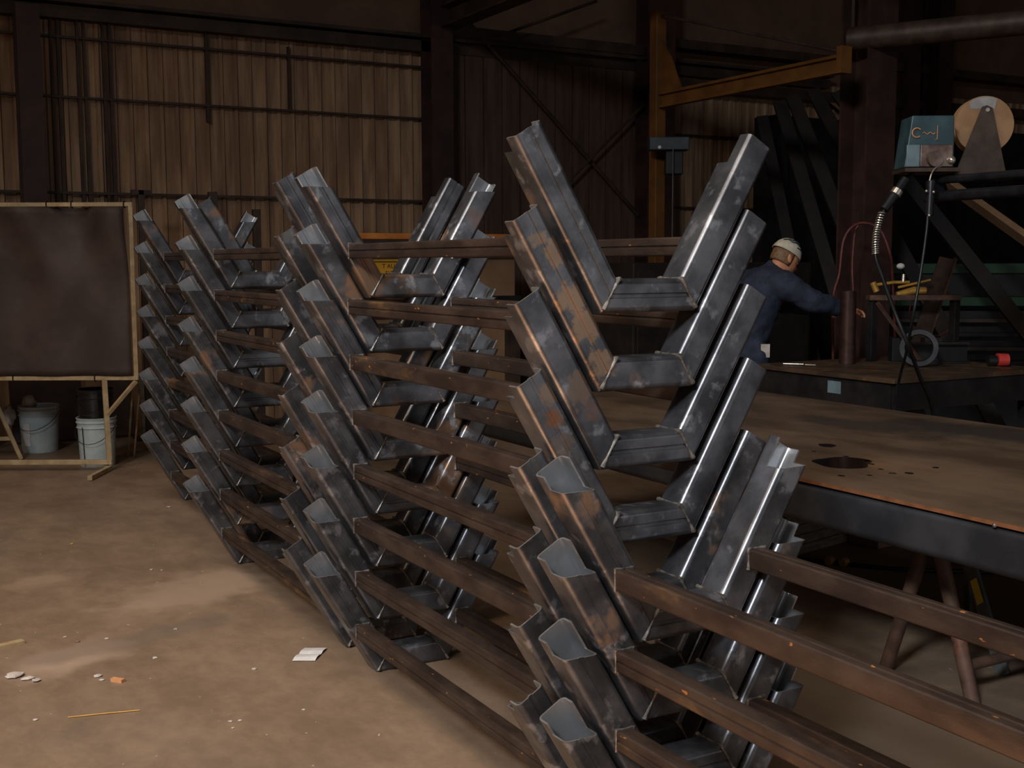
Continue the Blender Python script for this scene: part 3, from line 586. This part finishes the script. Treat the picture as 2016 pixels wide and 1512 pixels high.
fx = thing('rusty_fixture', 'low rusty fixture frame standing on the work table behind the pipe', 'fixture', (4.49, 3.165, tz))
fd = Vector((0.86, -0.5, 0)); fn = Vector((0.5, 0.86, 0))
MB().bar(-fd*0.32 + Vector((0, 0, 0.43)), fd*0.30 + Vector((0, 0, 0.43)), 0.10, 0.035).obj('top_bar', M['rustpipe'], fx, bevel=0.003)
for s in (-0.29, 0.27): MB().bar(fd*s, fd*s + Vector((0, 0, 0.42)), 0.05, 0.05, (1, 0, 0)).obj('upright', M['dark'], fx, bevel=0.003)
MB().bar(fd*-0.28 + Vector((0, 0, 0.40)) - fn*0.08, fd*-0.02 + Vector((0, 0, 0.014)) - fn*0.22, 0.018, 0.018, (1, 0, 0)).obj('prop', M['rustpipe'], fx)
for s in (-0.1, 0.12): MB().box(fd*s + Vector((0, 0, 0.08)), (0.12, 0.1, 0.16), Matrix((fd, fn, Vector((0, 0, 1)))).transposed()).obj('block', M['dark'], fx, bevel=0.004)
p = (4.181, 2.843, 0.850); cd_ = (Vector((-1.79, -2.48, 1.2)) - Vector(p)).normalized(); side = Vector((0, 0, 1)).cross(cd_).normalized(); upv = cd_.cross(side)
RG = Matrix((side, upv, cd_)).transposed()
ro = MB().lathe([(0.118, -0.03), (0.118, 0.03), (0.088, 0.03), (0.082, -0.03), (0.118, -0.03)], (0, 0, 0.121), 32, RG).obj('ring_collar', M['beam'], smooth=35, loc=(p[0], p[1], tz)); tag(ro, 'grey steel ring collar standing on edge on the work table', 'ring')
bb = thing('steel_offcut', 'dark steel beam offcut with a bright top edge on the work table', 'offcut', (4.52, 2.98, tz))
bd = Vector((0.86, -0.5, 0)).normalized(); bnv = Vector((0.5, 0.86, 0)).normalized(); RBm = Matrix((bd, bnv, Vector((0, 0, 1)))).transposed()
b = MB(); b.box((0, 0, 0.006), (0.38, 0.1, 0.012), RBm); b.box((0, 0, 0.13), (0.38, 0.1, 0.012), RBm); b.box((0, 0, 0.068), (0.38, 0.01, 0.115), RBm)
b.obj('beam', M['dark'], bb); MB().box(Vector((0, 0, 0.1365)) - bnv*0.047, (0.37, 0.006, 0.002), RBm).obj('bright_edge', M['rustpipe'], bb)
rc = thing('spray_can', 'red capped can lying on the work table beside dark tools', 'can', (4.62, 2.60, tz))
MB().tube([(0, 0, 0.036), (-0.045, 0.03, 0.036)], 0.034, 16).obj('body', M['black'], rc, smooth=40)
MB().tube([(0.004, -0.002, 0.042), (0.062, -0.036, 0.042)], [0.042, 0.040], 16).obj('cap', M['red'], rc, smooth=40)
for a, b_, r_, lab in (((3.522, 3.380, 0.860), (3.608, 3.282, 0.860), 0.006, 'bright steel rod lying on the near edge of the work table'), ((3.590, 3.248, 0.860), (3.622, 3.184, 0.860), 0.005, 'short bright rod end beside the longer rod on the table')):
    tag(MB().tube([a, b_], r_, 8).obj('filler_rod', M['chrome'], smooth=50), lab, 'rod')
ls = thing('leaning_channel', 'rusty steel channel leaning up from the fixture on the work table', 'channel', (4.718, 3.352, 0.980))
ls.location.z = tz + 0.02; e1 = rel(ls, (4.758, 3.133, 1.546)); zz = e1.normalized(); 
b = MB(); b.bar((0, 0, 0.0), e1, 0.115, 0.012, (0.5, 0.86, 0.0)); b.obj('web', M['bracket'], ls)
MB().bar(Vector((0.048, -0.026, 0.0)), e1 + Vector((0.048, -0.026, 0)), 0.012, 0.045, (0.5, 0.86, 0.0)).obj('flange', M['rustpipe'], ls)
tc = thing('cutting_torch', 'yellow brass torch lying across the top of the rusty fixture', 'torch', (4.45, 3.22, tz + 0.48))
MB().tube([rel(tc, (4.313, 3.361, 1.365)), rel(tc, (4.429, 3.298, 1.382)), rel(tc, (4.520, 3.247, 1.382))], 0.012, 8).obj('barrel', M['brass'], tc, smooth=50)
MB().tube([rel(tc, (4.302, 3.369, 1.383)), rel(tc, (4.322, 3.350, 1.320))], 0.022, 10).obj('head', M['brass'], tc, smooth=50)
MB().tube([rel(tc, (4.401, 3.247, 1.301)), rel(tc, (4.507, 3.190, 1.328)), rel(tc, (4.574, 3.153, 1.327))], [0.018, 0.028, 0.024], 10).obj('body', M['brass'], tc, smooth=50)
MB().tube([rel(tc, (4.412, 3.246, 1.349)), rel(tc, (4.608, 3.143, 1.399))], 0.009, 8).obj('lever', M['brass'], tc, smooth=50)
MB().tube([rel(tc, (4.483, 3.268, 1.385)), rel(tc, (4.489, 3.271, 1.437))], 0.012, 8).obj('valve_stem', M['chrome'], tc, smooth=50)
MB().ball(rel(tc, (4.474, 3.286, 1.492)), 0.028, 12, 8, (1, 1, 0.75)).obj('valve_knob', M['white'], tc, smooth=60)
hp = [(4.467, 3.866, 0.037), (4.437, 3.863, 0.843), (4.314, 3.751, 1.255), (4.361, 3.745, 1.435), (4.406, 3.750, 1.686), (4.500, 3.710, 1.794), (4.625, 3.636, 1.758), (4.685, 3.581, 1.577), (4.769, 3.630, 1.414), (4.913, 3.720, 0.908), (4.934, 3.696, 0.029)]
tag(MB().tube(spline(hp, 8), 0.010, 8).obj('red_hose', M['redhose'], smooth=60), 'dark red hose looping up before the broad brown column', 'hose')
hp = [(4.618, 3.782, 0.036), (4.575, 3.790, 0.879), (4.515, 3.755, 1.269), (4.521, 3.779, 1.506), (4.549, 3.790, 1.725), (4.575, 3.783, 1.786)]
tag(MB().tube(spline(hp, 8), 0.009, 8).obj('red_hose', M['redhose'], smooth=60), 'straight dark red hose hanging beside the broad brown column', 'hose')
lp = [Vector((4.768, 3.263, 1.224)) + RG @ Vector((0.16*math.cos(a), 0.17*math.sin(a), 0)) for a in [k*math.pi/16 for k in range(33)]]
tag(MB().tube([q + Vector((0.15, 0.12, -0.06)) for q in lp], 0.006, 6, False).obj('cable_coil', M['redhose'], smooth=60), 'thin cable coil hung behind the leaning channel', 'cable')

# ------------------------------------------------------------------ dark machinery and leaning bars beyond the table
gm = thing('green_machine', 'long dark machine with green painted rails behind the work table', 'machine', (7.62, 4.06, 0))
gd = Vector((0.80, -0.60, 0)); gn = Vector((0.60, 0.80, 0)); RGm = Matrix((gd, gn, Vector((0, 0, 1)))).transposed()
MB().box((0, 0, 0.55), (4.2, 0.6, 1.1), RGm).obj('bed', M['dark'], gm, bevel=0.01)
MB().box(Vector((0, 0, 1.46)) + gd*-0.2, (3.6, 0.2, 0.09), RGm).obj('upper_rail', M['green'], gm, bevel=0.006)
MB().box(Vector((0, 0, 1.18)) + gd*-0.9 - gn*0.25, (2.0, 0.2, 0.08), RGm).obj('lower_rail', M['green'], gm, bevel=0.006)
MB().box(Vector((0, 0, 1.14)) + gd*0.35 - gn*0.28, (0.55, 0.16, 0.38), RGm).obj('panel', M['green'], gm, bevel=0.01)
MB().box(Vector((0, 0, 1.28)) + gd*0.2, (4.0, 0.14, 0.36), RGm).obj('back_plate', M['dark'], gm)
for i in range(4): MB().box(Vector((0, 0, 0.66 + i*0.12)) - gn*0.36, (4.1, 0.10, 0.03), RGm).obj('slide', M['girt'] if i % 2 else M['dark'], gm)
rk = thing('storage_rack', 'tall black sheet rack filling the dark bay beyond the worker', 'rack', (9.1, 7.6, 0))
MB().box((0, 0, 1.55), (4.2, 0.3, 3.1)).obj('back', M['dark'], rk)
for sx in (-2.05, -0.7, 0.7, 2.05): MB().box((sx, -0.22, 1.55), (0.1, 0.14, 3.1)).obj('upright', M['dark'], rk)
# long steel sections leaning in the dark bay
lb = [((5.832, 5.876, 3.029), (5.728, 4.812, 1.330)), ((5.798, 6.007, 2.997), (5.629, 5.097, 1.327)), ((5.926, 5.714, 3.070), (5.800, 4.586, 1.711)), ((6.398, 6.938, 2.991), (6.202, 6.156, 1.305)), ((6.044, 5.528, 3.036), (6.124, 4.554, 2.001))]
for i, (a, b_) in enumerate(lb):
    a, b_ = Vector(a), Vector(b_); dn = (b_ - a); b2_ = a + dn * ((a.z - 0.03) / (a.z - b_.z))
    o = MB().bar(a, b2_, 0.12, 0.05, (0.5, 0.86, 0)).obj('leaning_bar', M['dark_brown'], bevel=0.004); tag(o, 'dark steel section leaning in the black bay under the jib arm', 'steel bar', 'steel sections leaning in the dark bay')
a, b_ = Vector((8.901, 8.620, 3.570)), Vector((9.645, 8.620, 3.174))
o = MB().bar(a, b_, 0.09, 0.04, (0.5, 0.86, 0)).obj('wall_batten', M['lightwood'], bevel=0.003); tag(o, 'pale slanting batten on the wall beside the broad brown column', 'batten')
a, b_ = Vector((6.059, 4.263, 2.150)), Vector((5.873, 3.392, 1.697)); dn = b_ - a
o = MB().bar(a, a + dn * ((a.z - 0.03) / (a.z - b_.z)), 0.13, 0.05, (0.4, 0.7, 0.6)).obj('leaning_beam', M['pad'], bevel=0.004); tag(o, 'pale brown beam slanting down to the right below the boom', 'beam')
pa, pb = Vector((4.845, 4.190, 3.180)), Vector((5.450, 3.139, 3.180)); pb2 = pa + (pb - pa) * 1.8
du = thing('duct_pipe', 'long brown overhead pipe at top right', 'pipe', pa)
MB().tube([(0, 0, 0), (pb - pa) * 1.8], 0.088, 20).obj('pipe', M['bracket'], du, smooth=40)
for s in (0.02, 1.2): MB().tube([(pb - pa)*s + Vector((0, 0, 0.08)), (pb - pa)*s + Vector((0, 0, 2.5))], 0.012, 6).obj('hanger', M['girt'], du, smooth=50)
for pos, sz, lab in (((9.789, 8.400, 3.166), (0.36, 0.1, 0.045), 'upper orange beam end between the brown column and the feeder'), ((9.758, 8.400, 3.057), (0.3, 0.1, 0.02), 'thin lower orange strip left of the feeder')):
    o = MB().box((0, 0, 0), sz).obj('beam_end', M['yellow'], loc=pos); tag(o, lab, 'beam')

# ------------------------------------------------------------------ wire feeder, spool and boom
bx0 = Vector((3.302, 1.986, 1.996)); bx0.z -= 0.04; bo = thing('boom_arm', 'dark double tube boom carrying the teal wire feeder', 'boom', (bx0.x, bx0.y, 0))
bdv = Vector((3.148, 1.322, 2.000)) ; z1_ = bx0.z
for dz, r_ in ((0.0, 0.022), (-0.085, 0.030)):
    MB().tube([(0, 0.06, z1_ + dz), (0, -2.7, z1_ + dz)], r_, 12).obj('tube', M['boom'], bo, smooth=50)
MB().tube([(0, -2.62, 0.0), (0, -2.62, z1_ + 0.2)], 0.06, 16).obj('mast', M['boom'], bo, smooth=50)
MB().box((0, -2.62, 0.015), (0.5, 0.5, 0.03)).obj('base_plate', M['boom'], bo)
MB().box((0, 0.0, z1_ - 0.05), (0.09, 0.05, 0.12)).obj('end_bracket', M['boom'], bo, bevel=0.004)
fc = Vector((3.266, 2.029, 2.004)); wf = thing('wire_feeder', 'teal wire feeder box with orange script on the boom', 'wire feeder', fc)
vd = Vector((-(fc.x + 1.792), -(fc.y + 2.478), 0)).normalized(); fr = Matrix.Rotation(0.30, 3, 'Z') @ vd; rt = Vector((0, 0, 1)).cross(fr).normalized(); RF = Matrix((rt, -fr, Vector((0, 0, 1)))).transposed()
def F(x_, y_, z_): return RF @ Vector((x_, y_, z_))
def fbox(c, s): return MB().box(F(*c), s, RF)
hb = MB(); prof = [(-0.135, 0.0), (0.125, 0.0), (0.12, 0.27), (-0.10, 0.27)]
hb.prism(prof, F(0, -0.09, 0.015), F(1, 0, 0), F(0, 0, 1), F(0, 1, 0), 0.2); hb.obj('case', M['teal'], wf, bevel=0.006)
fbox((0.0, -0.02, 0.0), (0.29, 0.24, 0.02)).obj('base_plate', M['bracket'], wf)
fbox((0.03, -0.096, 0.075), (0.17, 0.012, 0.115)).obj('drive_cover', M['feeder_panel'], wf, bevel=0.004)
fbox((-0.092, -0.096, 0.075), (0.07, 0.012, 0.115)).obj('side_panel', M['feeder_light'], wf, bevel=0.004)
MB().lathe([(0.0, 0.0), (0.035, 0.0), (0.042, 0.01), (0.038, 0.022), (0.0, 0.026)], F(0.02, -0.10, 0.055), 20, RF @ Matrix.Rotation(math.pi/2, 3, 'X')).obj('drive_knob', M['feeder_panel'], wf, smooth=50)
MB().ball(F(0.105, -0.11, 0.05), 0.022, 12, 8).obj('fitting', M['chrome'], wf, smooth=60)
lg = MB(); cpts = [F(-0.075 + 0.024*math.cos(a), -0.094, 0.195 + 0.024*math.sin(a)) for a in [0.7 + k*0.28 for k in range(18)]]
lg.tube(cpts, 0.0045, 6); lg.obj('lettering', M['logo'], wf, smooth=60)
lg = MB(); lg.tube([F(-0.045 + 0.008*k, -0.094, 0.192 + 0.006*math.sin(k*1.6)) for k in range(9)], 0.003, 6); lg.obj('lettering', M['logo'], wf, smooth=60)
lg = MB(); lg.tube([F(0.032, -0.094, 0.232), F(0.032, -0.094, 0.16), F(0.022, -0.094, 0.158)], 0.0028, 6); lg.obj('lettering', M['logo'], wf, smooth=60)
sp = Vector((3.585, 1.915, 2.255)); so_ = thing('wire_spool', 'round cardboard wire spool with a white label', 'spool', sp)
vs2 = Vector((-(sp.x + 1.792), -(sp.y + 2.478), 0)).normalized(); frs = Matrix.Rotation(0.26, 3, 'Z') @ vs2; rts = Vector((0, 0, 1)).cross(frs).normalized(); RS = Matrix((rts, Vector((0, 0, 1)), frs)).transposed()
def SP(x_, y_, z_): return RS @ Vector((x_, y_, z_))
for zz_ in (0.0, -0.09): MB().lathe([(0.02, -0.004), (0.152, -0.004), (0.154, 0.0), (0.152, 0.004), (0.02, 0.004)], SP(0, 0, zz_), 48, RS).obj('flange', M['spool'], so_, smooth=35)
MB().lathe([(0.105, -0.085), (0.105, -0.005)], SP(0, 0, 0), 36, RS).obj('wire_winding', M['rustpipe'], so_, smooth=40)
lab_ = [(-0.078, 0.085), (0.048, 0.085)] + [(0.149*math.cos(math.radians(a)), 0.149*math.sin(math.radians(a))) for a in (66, 76, 86, 96, 106, 116)] + [(-0.082, 0.118)]
MB().prism(lab_, SP(0, 0, 0.0045), SP(1, 0, 0), SP(0, 1, 0), SP(0, 0, 1), 0.001).obj('label', M['dull_white'], so_)
br = thing('spool_bracket', 'dark triangular bracket holding the wire spool on the boom', 'bracket', (sp.x, sp.y, 0))
q0 = Vector((0, 0, sp.z)); zbm = z1_ + 0.02 - sp.z
MB().prism([(-0.025, 0.092), (0.0, 0.10), (0.03, 0.085), (0.115, zbm), (-0.16, zbm)], q0 + SP(0, 0, 0.03), SP(1, 0, 0), SP(0, 1, 0), SP(0, 0, 1), 0.008).obj('plate', M['bracket'], br)
MB().tube([q0 + SP(0.003, 0.075, 0.044), q0 + SP(0.003, 0.075, 0.036)], 0.011, 10).obj('bolt', M['chrome'], br, smooth=40)
MB().box(q0 + SP(-0.02, zbm - 0.006, 0.0), (0.32, 0.16, 0.014), Matrix((rts, -frs, Vector((0, 0, 1)))).transposed()).obj('foot', M['bracket'], br)
# gun cable at left with spring guard, power cable at right
g = [(3.187, 2.028, 2.003), (3.126, 2.033, 1.954), (3.077, 2.041, 1.892), (3.016, 2.055, 1.816), (2.958, 2.052, 1.712), (2.921, 2.032, 1.565), (2.947, 2.003, 1.445), (2.991, 1.958, 1.272), (3.047, 1.905, 1.086), (3.251, 1.998, 0.893), (3.455, 2.094, 0.718), (3.639, 2.184, 0.401)]
gc = thing('torch_cable', 'black welding torch cable with a coiled spring guard', 'cable', g[0])
MB().tube([rel(gc, q) for q in spline(g, 8)], 0.011, 8).obj('cable', M['black'], gc, smooth=60)
MB().tube([rel(gc, (3.121, 2.025, 1.958)), rel(gc, (2.996, 2.052, 1.797))], 0.026, 12).obj('sleeve', M['boom'], gc, smooth=50)
MB().tube([rel(gc, (3.075, 2.032, 1.902)), rel(gc, (3.059, 2.038, 1.878))], 0.030, 12).obj('ring', M['chrome'], gc, smooth=50)
path = spline([(2.978, 2.049, 1.784), (2.955, 2.053, 1.706), (2.927, 2.037, 1.631), (2.923, 2.031, 1.565)], 40); hel = []
for i, q in enumerate(path):
    tn = (path[min(i+1, len(path)-1)] - path[max(i-1, 0)]).normalized(); xa = tn.cross(Vector((0.5, 0.86, 0))).normalized(); ya = tn.cross(xa); a = i * 0.92
    hel.append(rel(gc, q) + (xa*math.cos(a) + ya*math.sin(a)) * 0.017)
MB().tube(hel, 0.0042, 5).obj('spring_guard', M['chrome'], gc, smooth=60)
g = [(3.213, 1.922, 2.010), (3.165, 1.898, 1.973), (3.148, 1.891, 1.933), (3.140, 1.883, 1.827), (3.123, 1.876, 1.682), (3.083, 1.871, 1.458), (3.039, 1.871, 1.248), (3.116, 1.977, 1.052), (3.220, 2.125, 0.842), (3.239, 2.188, 0.492)]
pc = thing('power_cable', 'black cable hanging straight from the feeder with a pale lead', 'cable', g[2])
MB().tube([rel(pc, q) for q in spline(g[2:], 8)], 0.008, 8).obj('cable', M['black'], pc, smooth=60)
MB().tube([rel(pc, q) for q in spline([(3.248, 1.903, 2.023), (3.198, 1.896, 2.011), (3.170, 1.896, 1.981), (3.151, 1.891, 1.943)], 6)], 0.005, 6).obj('lead', M['chrome'], pc, smooth=60)
MB().tube([rel(pc, (3.157, 1.887, 1.941)), rel(pc, (3.139, 1.876, 1.764))], [0.026, 0.020], 12).obj('connector', M['boom'], pc, smooth=50)
for q in ((3.102, 1.866, 1.888), (3.134, 1.847, 1.883), (3.115, 1.855, 1.763)): MB().ball(rel(pc, q), 0.008, 8, 5).obj('screw', M['chrome'], pc, smooth=60)

# ------------------------------------------------------------------ worker
cam_p = Vector((-1.792, -2.478, 1.529)); Rv = Vector((0.873, -0.488, 0)); Fv = Vector((0.488, 0.873, 0)); W0 = Vector((3.616, 3.713, 1.530)); W0.z = 0
def J(r, z, a=0.0): return Rv * r + Fv * a + Vector((0, 0, z))
wk = thing('person', 'person in navy work clothes and white cap bent over the table', 'person', W0)
body = MB()
body.tube([J(-0.10, 0.88, 0.05), J(-0.095, 0.98, 0.05), J(-0.07, 1.10, 0.04), J(-0.03, 1.22, 0.03), J(0.01, 1.33, 0.02), J(0.035, 1.41, 0.015), J(0.055, 1.455, 0.015)], [0.15, 0.155, 0.16, 0.165, 0.16, 0.12, 0.07], 18)
body.tube([J(-0.09, 1.36, 0.11), J(0.03, 1.385, 0.01), J(0.14, 1.36, -0.09)], [0.10, 0.125, 0.10], 14)
body.tube([J(0.055, 1.45, 0.015), J(0.085, 1.48, 0.015), J(0.105, 1.50, 0.02)], [0.078, 0.068, 0.06], 14)
for sh, el, wr in ((J(0.14, 1.365, -0.09), J(0.325, 1.262, -0.13), J(0.535, 1.205, -0.035)), (J(-0.09, 1.375, 0.11), J(0.12, 1.25, 0.30), J(0.40, 1.20, 0.26))):
    body.tube([sh, sh.lerp(el, 0.5), el, el.lerp(wr, 0.5), wr], [0.098, 0.088, 0.078, 0.070, 0.055], 14)
    body.ball(sh, 0.10, 14, 8); body.ball(el, 0.080, 14, 8)
for hp_, kn, an in ((J(-0.06, 0.88, -0.04), J(-0.02, 0.50, -0.10), J(-0.10, 0.09, -0.10)), (J(-0.13, 0.88, 0.13), J(-0.06, 0.50, 0.18), J(-0.11, 0.09, 0.19))):
    body.tube([hp_, hp_.lerp(kn, 0.5), kn, kn.lerp(an, 0.5), an], [0.115, 0.10, 0.080, 0.075, 0.070], 14); body.ball(kn, 0.081, 14, 8); body.ball(hp_, 0.12, 14, 8)
body = body.obj('body', M['navy'], wk, smooth=180)
rm = body.modifiers.new('union', 'REMESH'); rm.mode = 'VOXEL'; rm.voxel_size = 0.016; rm.use_smooth_shade = True
sm_ = body.modifiers.new('smooth', 'SMOOTH'); sm_.iterations = 8; sm_.factor = 0.5
nz_ = bpy.data.textures.new('folds', 'CLOUDS'); nz_.noise_scale = 0.075; dm = body.modifiers.new('folds', 'DISPLACE'); dm.texture = nz_; dm.strength = 0.030; dm.mid_level = 0.5
# head: face turned to the right and down towards the work
hc = J(0.160, 1.552, 0.02); hx = (Rv * 0.80 + Fv * 0.30 + Vector((0, 0, -0.52))).normalized(); hz_ = (Vector((0, 0, 1)) - hx * hx.z).normalized(); hy = hz_.cross(hx); RH = Matrix((hx, hy, hz_)).transposed()
hm = MB(); seg, rings = 24, 18; vs = []
for i in range(rings + 1):
    ph = math.pi * i / rings
    for k in range(seg):
        a = 2 * math.pi * k / seg; x_, y_, z_ = 0.098*math.sin(ph)*math.cos(a), 0.077*math.sin(ph)*math.sin(a), 0.122*math.cos(ph)
        if z_ < 0: x_ = x_ * (1 + 0.10*math.cos(a)) + 0.012*(-z_/0.12); y_ *= 1 - 0.25*(-z_/0.12)
        fr_ = max(0, math.cos(a)) ** 6 * math.sin(ph)
        x_ += fr_ * (0.022*math.exp(-((z_ + 0.022)/0.020)**2) * (abs(y_) < 0.016) + 0.007*math.exp(-((z_ - 0.022)/0.012)**2) - 0.010*math.exp(-((z_ - 0.004)/0.012)**2)*(abs(y_) > 0.016) + 0.006*math.exp(-((z_ + 0.062)/0.010)**2) + 0.012*math.exp(-((z_ + 0.10)/0.018)**2))
        vs.append(hc + RH @ Vector((x_, y_, z_)))
hm.add(vs, [(i*seg+k, i*seg+(k+1) % seg, (i+1)*seg+(k+1) % seg, (i+1)*seg+k) for i in range(rings) for k in range(seg)])
hd = hm.obj('head', M['skin'], wk, smooth=180)
for sy in (1, -1):
    MB().ball(hc + RH @ Vector((-0.008, sy*0.079, -0.012)), 0.030, 12, 8, (0.6, 0.28, 1.0)).obj('ear', M['skin'], hd, smooth=180)
    MB().ball(hc + RH @ Vector((0.082, sy*0.031, 0.006)), 0.0105, 10, 6).obj('eye', M['rag'], hd, smooth=180)
hr = MB(); vs = []
for i in range(9):
    ph = math.radians(70 + i * 6)
    for k in range(17):
        a = math.radians(80 + k * 12.5); vs.append(hc + RH @ Vector((0.102*math.sin(ph)*math.cos(a), 0.081*math.sin(ph)*math.sin(a), 0.122*math.cos(ph))))
hr.add(vs, [(i*17+k, i*17+k+1, (i+1)*17+k+1, (i+1)*17+k) for i in range(8) for k in range(16)])
hro = hr.obj('hair', M['hair'], wk, smooth=180); hro.modifiers.new('thick', 'SOLIDIFY').thickness = 0.008
cp = MB(); vs = []
for i in range(10):
    ph = math.radians(i * 9.2)
    for k in range(28):
        a = 2*math.pi*k/28; vs.append(hc + RH @ (Vector((-0.006, 0, 0.012)) + Vector((0.112*math.sin(ph)*math.cos(a), 0.092*math.sin(ph)*math.sin(a), 0.125*math.cos(ph)))))
cp.add(vs, [(i*28+k, i*28+(k+1) % 28, (i+1)*28+(k+1) % 28, (i+1)*28+k) for i in range(9) for k in range(28)])
cap = cp.obj('cap', M['cap'], wk, smooth=180); cap.modifiers.new('thick', 'SOLIDIFY').thickness = 0.005
def cp_pt(ph, a): return hc + RH @ (Vector((-0.006, 0, 0.013)) + Vector((0.116*math.sin(ph)*math.cos(a), 0.096*math.sin(ph)*math.sin(a), 0.130*math.cos(ph))))
for i, strokes in enumerate(([(0.95, -2.75), (0.80, -2.4), (0.86, -2.0), (0.74, -1.6), (0.85, -1.2)], [(0.62, -2.5), (0.70, -2.1), (0.58, -1.7), (0.66, -1.2)], [(1.05, -1.5), (1.0, -1.1), (1.1, -0.8)])):
    MB().tube(spline([cp_pt(*q) for q in strokes], 5), 0.0035, 6).obj('cap_marking', M['slate'], cap, smooth=60)
def hand(side, wrist, fwd):
    fwd = fwd.normalized(); lat = Vector((0, 0, 1)).cross(fwd).normalized(); upn = fwd.cross(lat); h_ = MB()
    for o_ in (-0.024, -0.008, 0.008, 0.024): h_.tube([wrist - fwd*0.02, wrist + fwd*0.05 + lat*o_, wrist + fwd*0.095 + lat*o_*1.2], [0.022, 0.017, 0.013], 10)
    for k, (o_, L_) in enumerate(((-0.031, 0.066), (-0.010, 0.080), (0.011, 0.074), (0.031, 0.058))):
        base = wrist + fwd*0.092 + lat*o_
        h_.tube([base, base + fwd*L_*0.45 - upn*0.008, base + fwd*L_*0.75 - upn*0.028, base + fwd*L_*0.82 - upn*0.048], [0.0105, 0.0098, 0.0088, 0.007], 10)
    s_ = -side
    h_.tube([wrist + fwd*0.025 + lat*0.02*s_, wrist + fwd*0.06 + lat*0.050*s_ - upn*0.010, wrist + fwd*0.092 + lat*0.058*s_ - upn*0.028], [0.016, 0.0125, 0.009], 10)
    o = h_.obj('hand', M['skin'], wk, smooth=180)
    m_ = o.modifiers.new('union', 'REMESH'); m_.mode = 'VOXEL'; m_.voxel_size = 0.0035; m_.use_smooth_shade = True
    m_ = o.modifiers.new('smooth', 'SMOOTH'); m_.iterations = 3
    return o
hand(1, J(0.555, 1.20, -0.025), Rv*0.95 + Fv*0.25 + Vector((0, 0, -0.05))); hand(-1, J(0.42, 1.195, 0.255), Rv*0.95 - Fv*0.25 + Vector((0, 0, -0.08)))
for a_, r0 in ((-0.10, -0.13), (0.19, -0.14)):
    MB().ball(J(r0 + 0.05, 0.045, a_), 0.1, 16, 8, (1, 1, 1)).obj('boot', M['black'], wk, smooth=180).data.transform(Matrix.Translation(J(r0 + 0.05, 0.045, a_)) @ Matrix((Rv, Fv, Vector((0, 0, 1)))).transposed().to_4x4() @ Matrix.Diagonal((1.35, 0.52, 0.45, 1)) @ Matrix((Rv, Fv, Vector((0, 0, 1)))).to_4x4() @ Matrix.Translation(-J(r0 + 0.05, 0.045, a_)))
MB().box(J(0.005, 0.93, -0.135), (0.06, 0.006, 0.09), Matrix((Rv, Fv, Vector((0, 0, 1)))).transposed()).obj('pocket_patch', M['rag'], wk)

# ------------------------------------------------------------------ bits on the floor
pp = Vector((-0.303, 1.827, 0.000))
b = MB(); vs = []
for k in range(7):
    for s in (0, 1): vs.append(Rv * (-0.05 + s*0.088 + k*0.004) + Fv * (-0.07 + 0.024*k) + Vector((0, 0, 0.003 + 0.008*abs(math.sin(k*1.1)))))
b.add(vs, [(2*k, 2*k+1, 2*k+3, 2*k+2) for k in range(6)]); o = b.obj('paper_scrap', M['white'], loc=pp); o.modifiers.new('thick', 'SOLIDIFY').thickness = 0.001
tag(o, 'crumpled white paper scrap on the floor beside the middle stack', 'paper')
chips = [((-1.337, 2.144, -0.000), .035, 'rag'), ((-1.296, 2.083, -0.000), .022, 'rag'), ((-1.271, 2.050, 0.000), .02, 'rag'), ((-1.065, 1.988, 0.000), .018, 'white'), ((-1.061, 1.937, -0.000), .012, 'white'), ((-0.537, 1.774, 0.000), .012, 'rag'), ((-0.550, 3.456, 0.000), .010, 'white'), ((-0.508, 3.420, 0.000), .008, 'white'),
         ((-0.676, 2.419, 0.000), .010, 'white'), ((-1.064, 2.450, 0.000), .012, 'lightwood'), ((-1.098, 2.537, 0.000), .010, 'rag'), ((-0.953, 2.431, 0.000), .010, 'rag'), ((-0.834, 2.091, 0.000), .012, 'rag'), ((-0.759, 1.314, 0.000), .009, 'rag'), ((-0.728, 1.306, 0.000), .008, 'white'), ((-0.767, 1.254, 0.000), .007, 'white'), ((-0.509, 1.291, 0.000), .008, 'rag'), ((-1.325, 1.653, 0.000), .010, 'rag'), ((-0.117, 4.954, 0.000), .016, 'rag'), ((-0.806, 4.234, 0.000), .010, 'labelyellow')]
for i, (p, r_, mm) in enumerate(chips):
    rnd = random.Random(50 + i); r_ *= 0.75; mm = 'rag' if mm == 'white' else mm; m = MB().ball((0, 0, 0), r_, 8, 5, (1.2, 1.0, 0.35)); m.v = [(v[0]*(1 + rnd.uniform(-.35, .35)), v[1]*(1 + rnd.uniform(-.35, .35)), v[2] + r_*0.3) for v in m.v]
    o = m.obj('chip', M[mm], loc=p); tag(o, 'small pale chip of debris lying on the open floor at left', 'debris', 'pale chips on the floor')
o = MB().box((0, 0, 0.006), (0.05, 0.02, 0.012), Matrix.Rotation(-0.9, 3, 'Z')).obj('wood_chip', M['logo'], loc=(-1.011, 1.896, -0.000)); tag(o, 'small orange wood chip on the floor right of the pale dust', 'debris')
o = MB().box((0, 0, 0.006), (0.13, 0.035, 0.012), Matrix.Rotation(0.25, 3, 'Z')).obj('wood_splinter', M['frame_tan'], loc=(-1.319, 2.537, 0.000)); tag(o, 'tan wood splinter on the floor at the left edge', 'debris')
tag(MB().tube([(-1.227, 1.618, 0.003), (-1.122, 1.592, 0.004), (-1.002, 1.563, 0.003)], 0.0022, 6).obj('straw', M['brass'], smooth=60), 'thin golden wire lying on the floor in the left foreground', 'wire')
tag(MB().tube(spline([(1.459, 0.717, 0.006), (1.479, 0.705, 0.010), (1.491, 0.691, 0.006)], 5), 0.004, 6).obj('wire_offcut', M['chrome'], smooth=60), 'bent bright wire offcut on the floor between the front rails', 'wire')
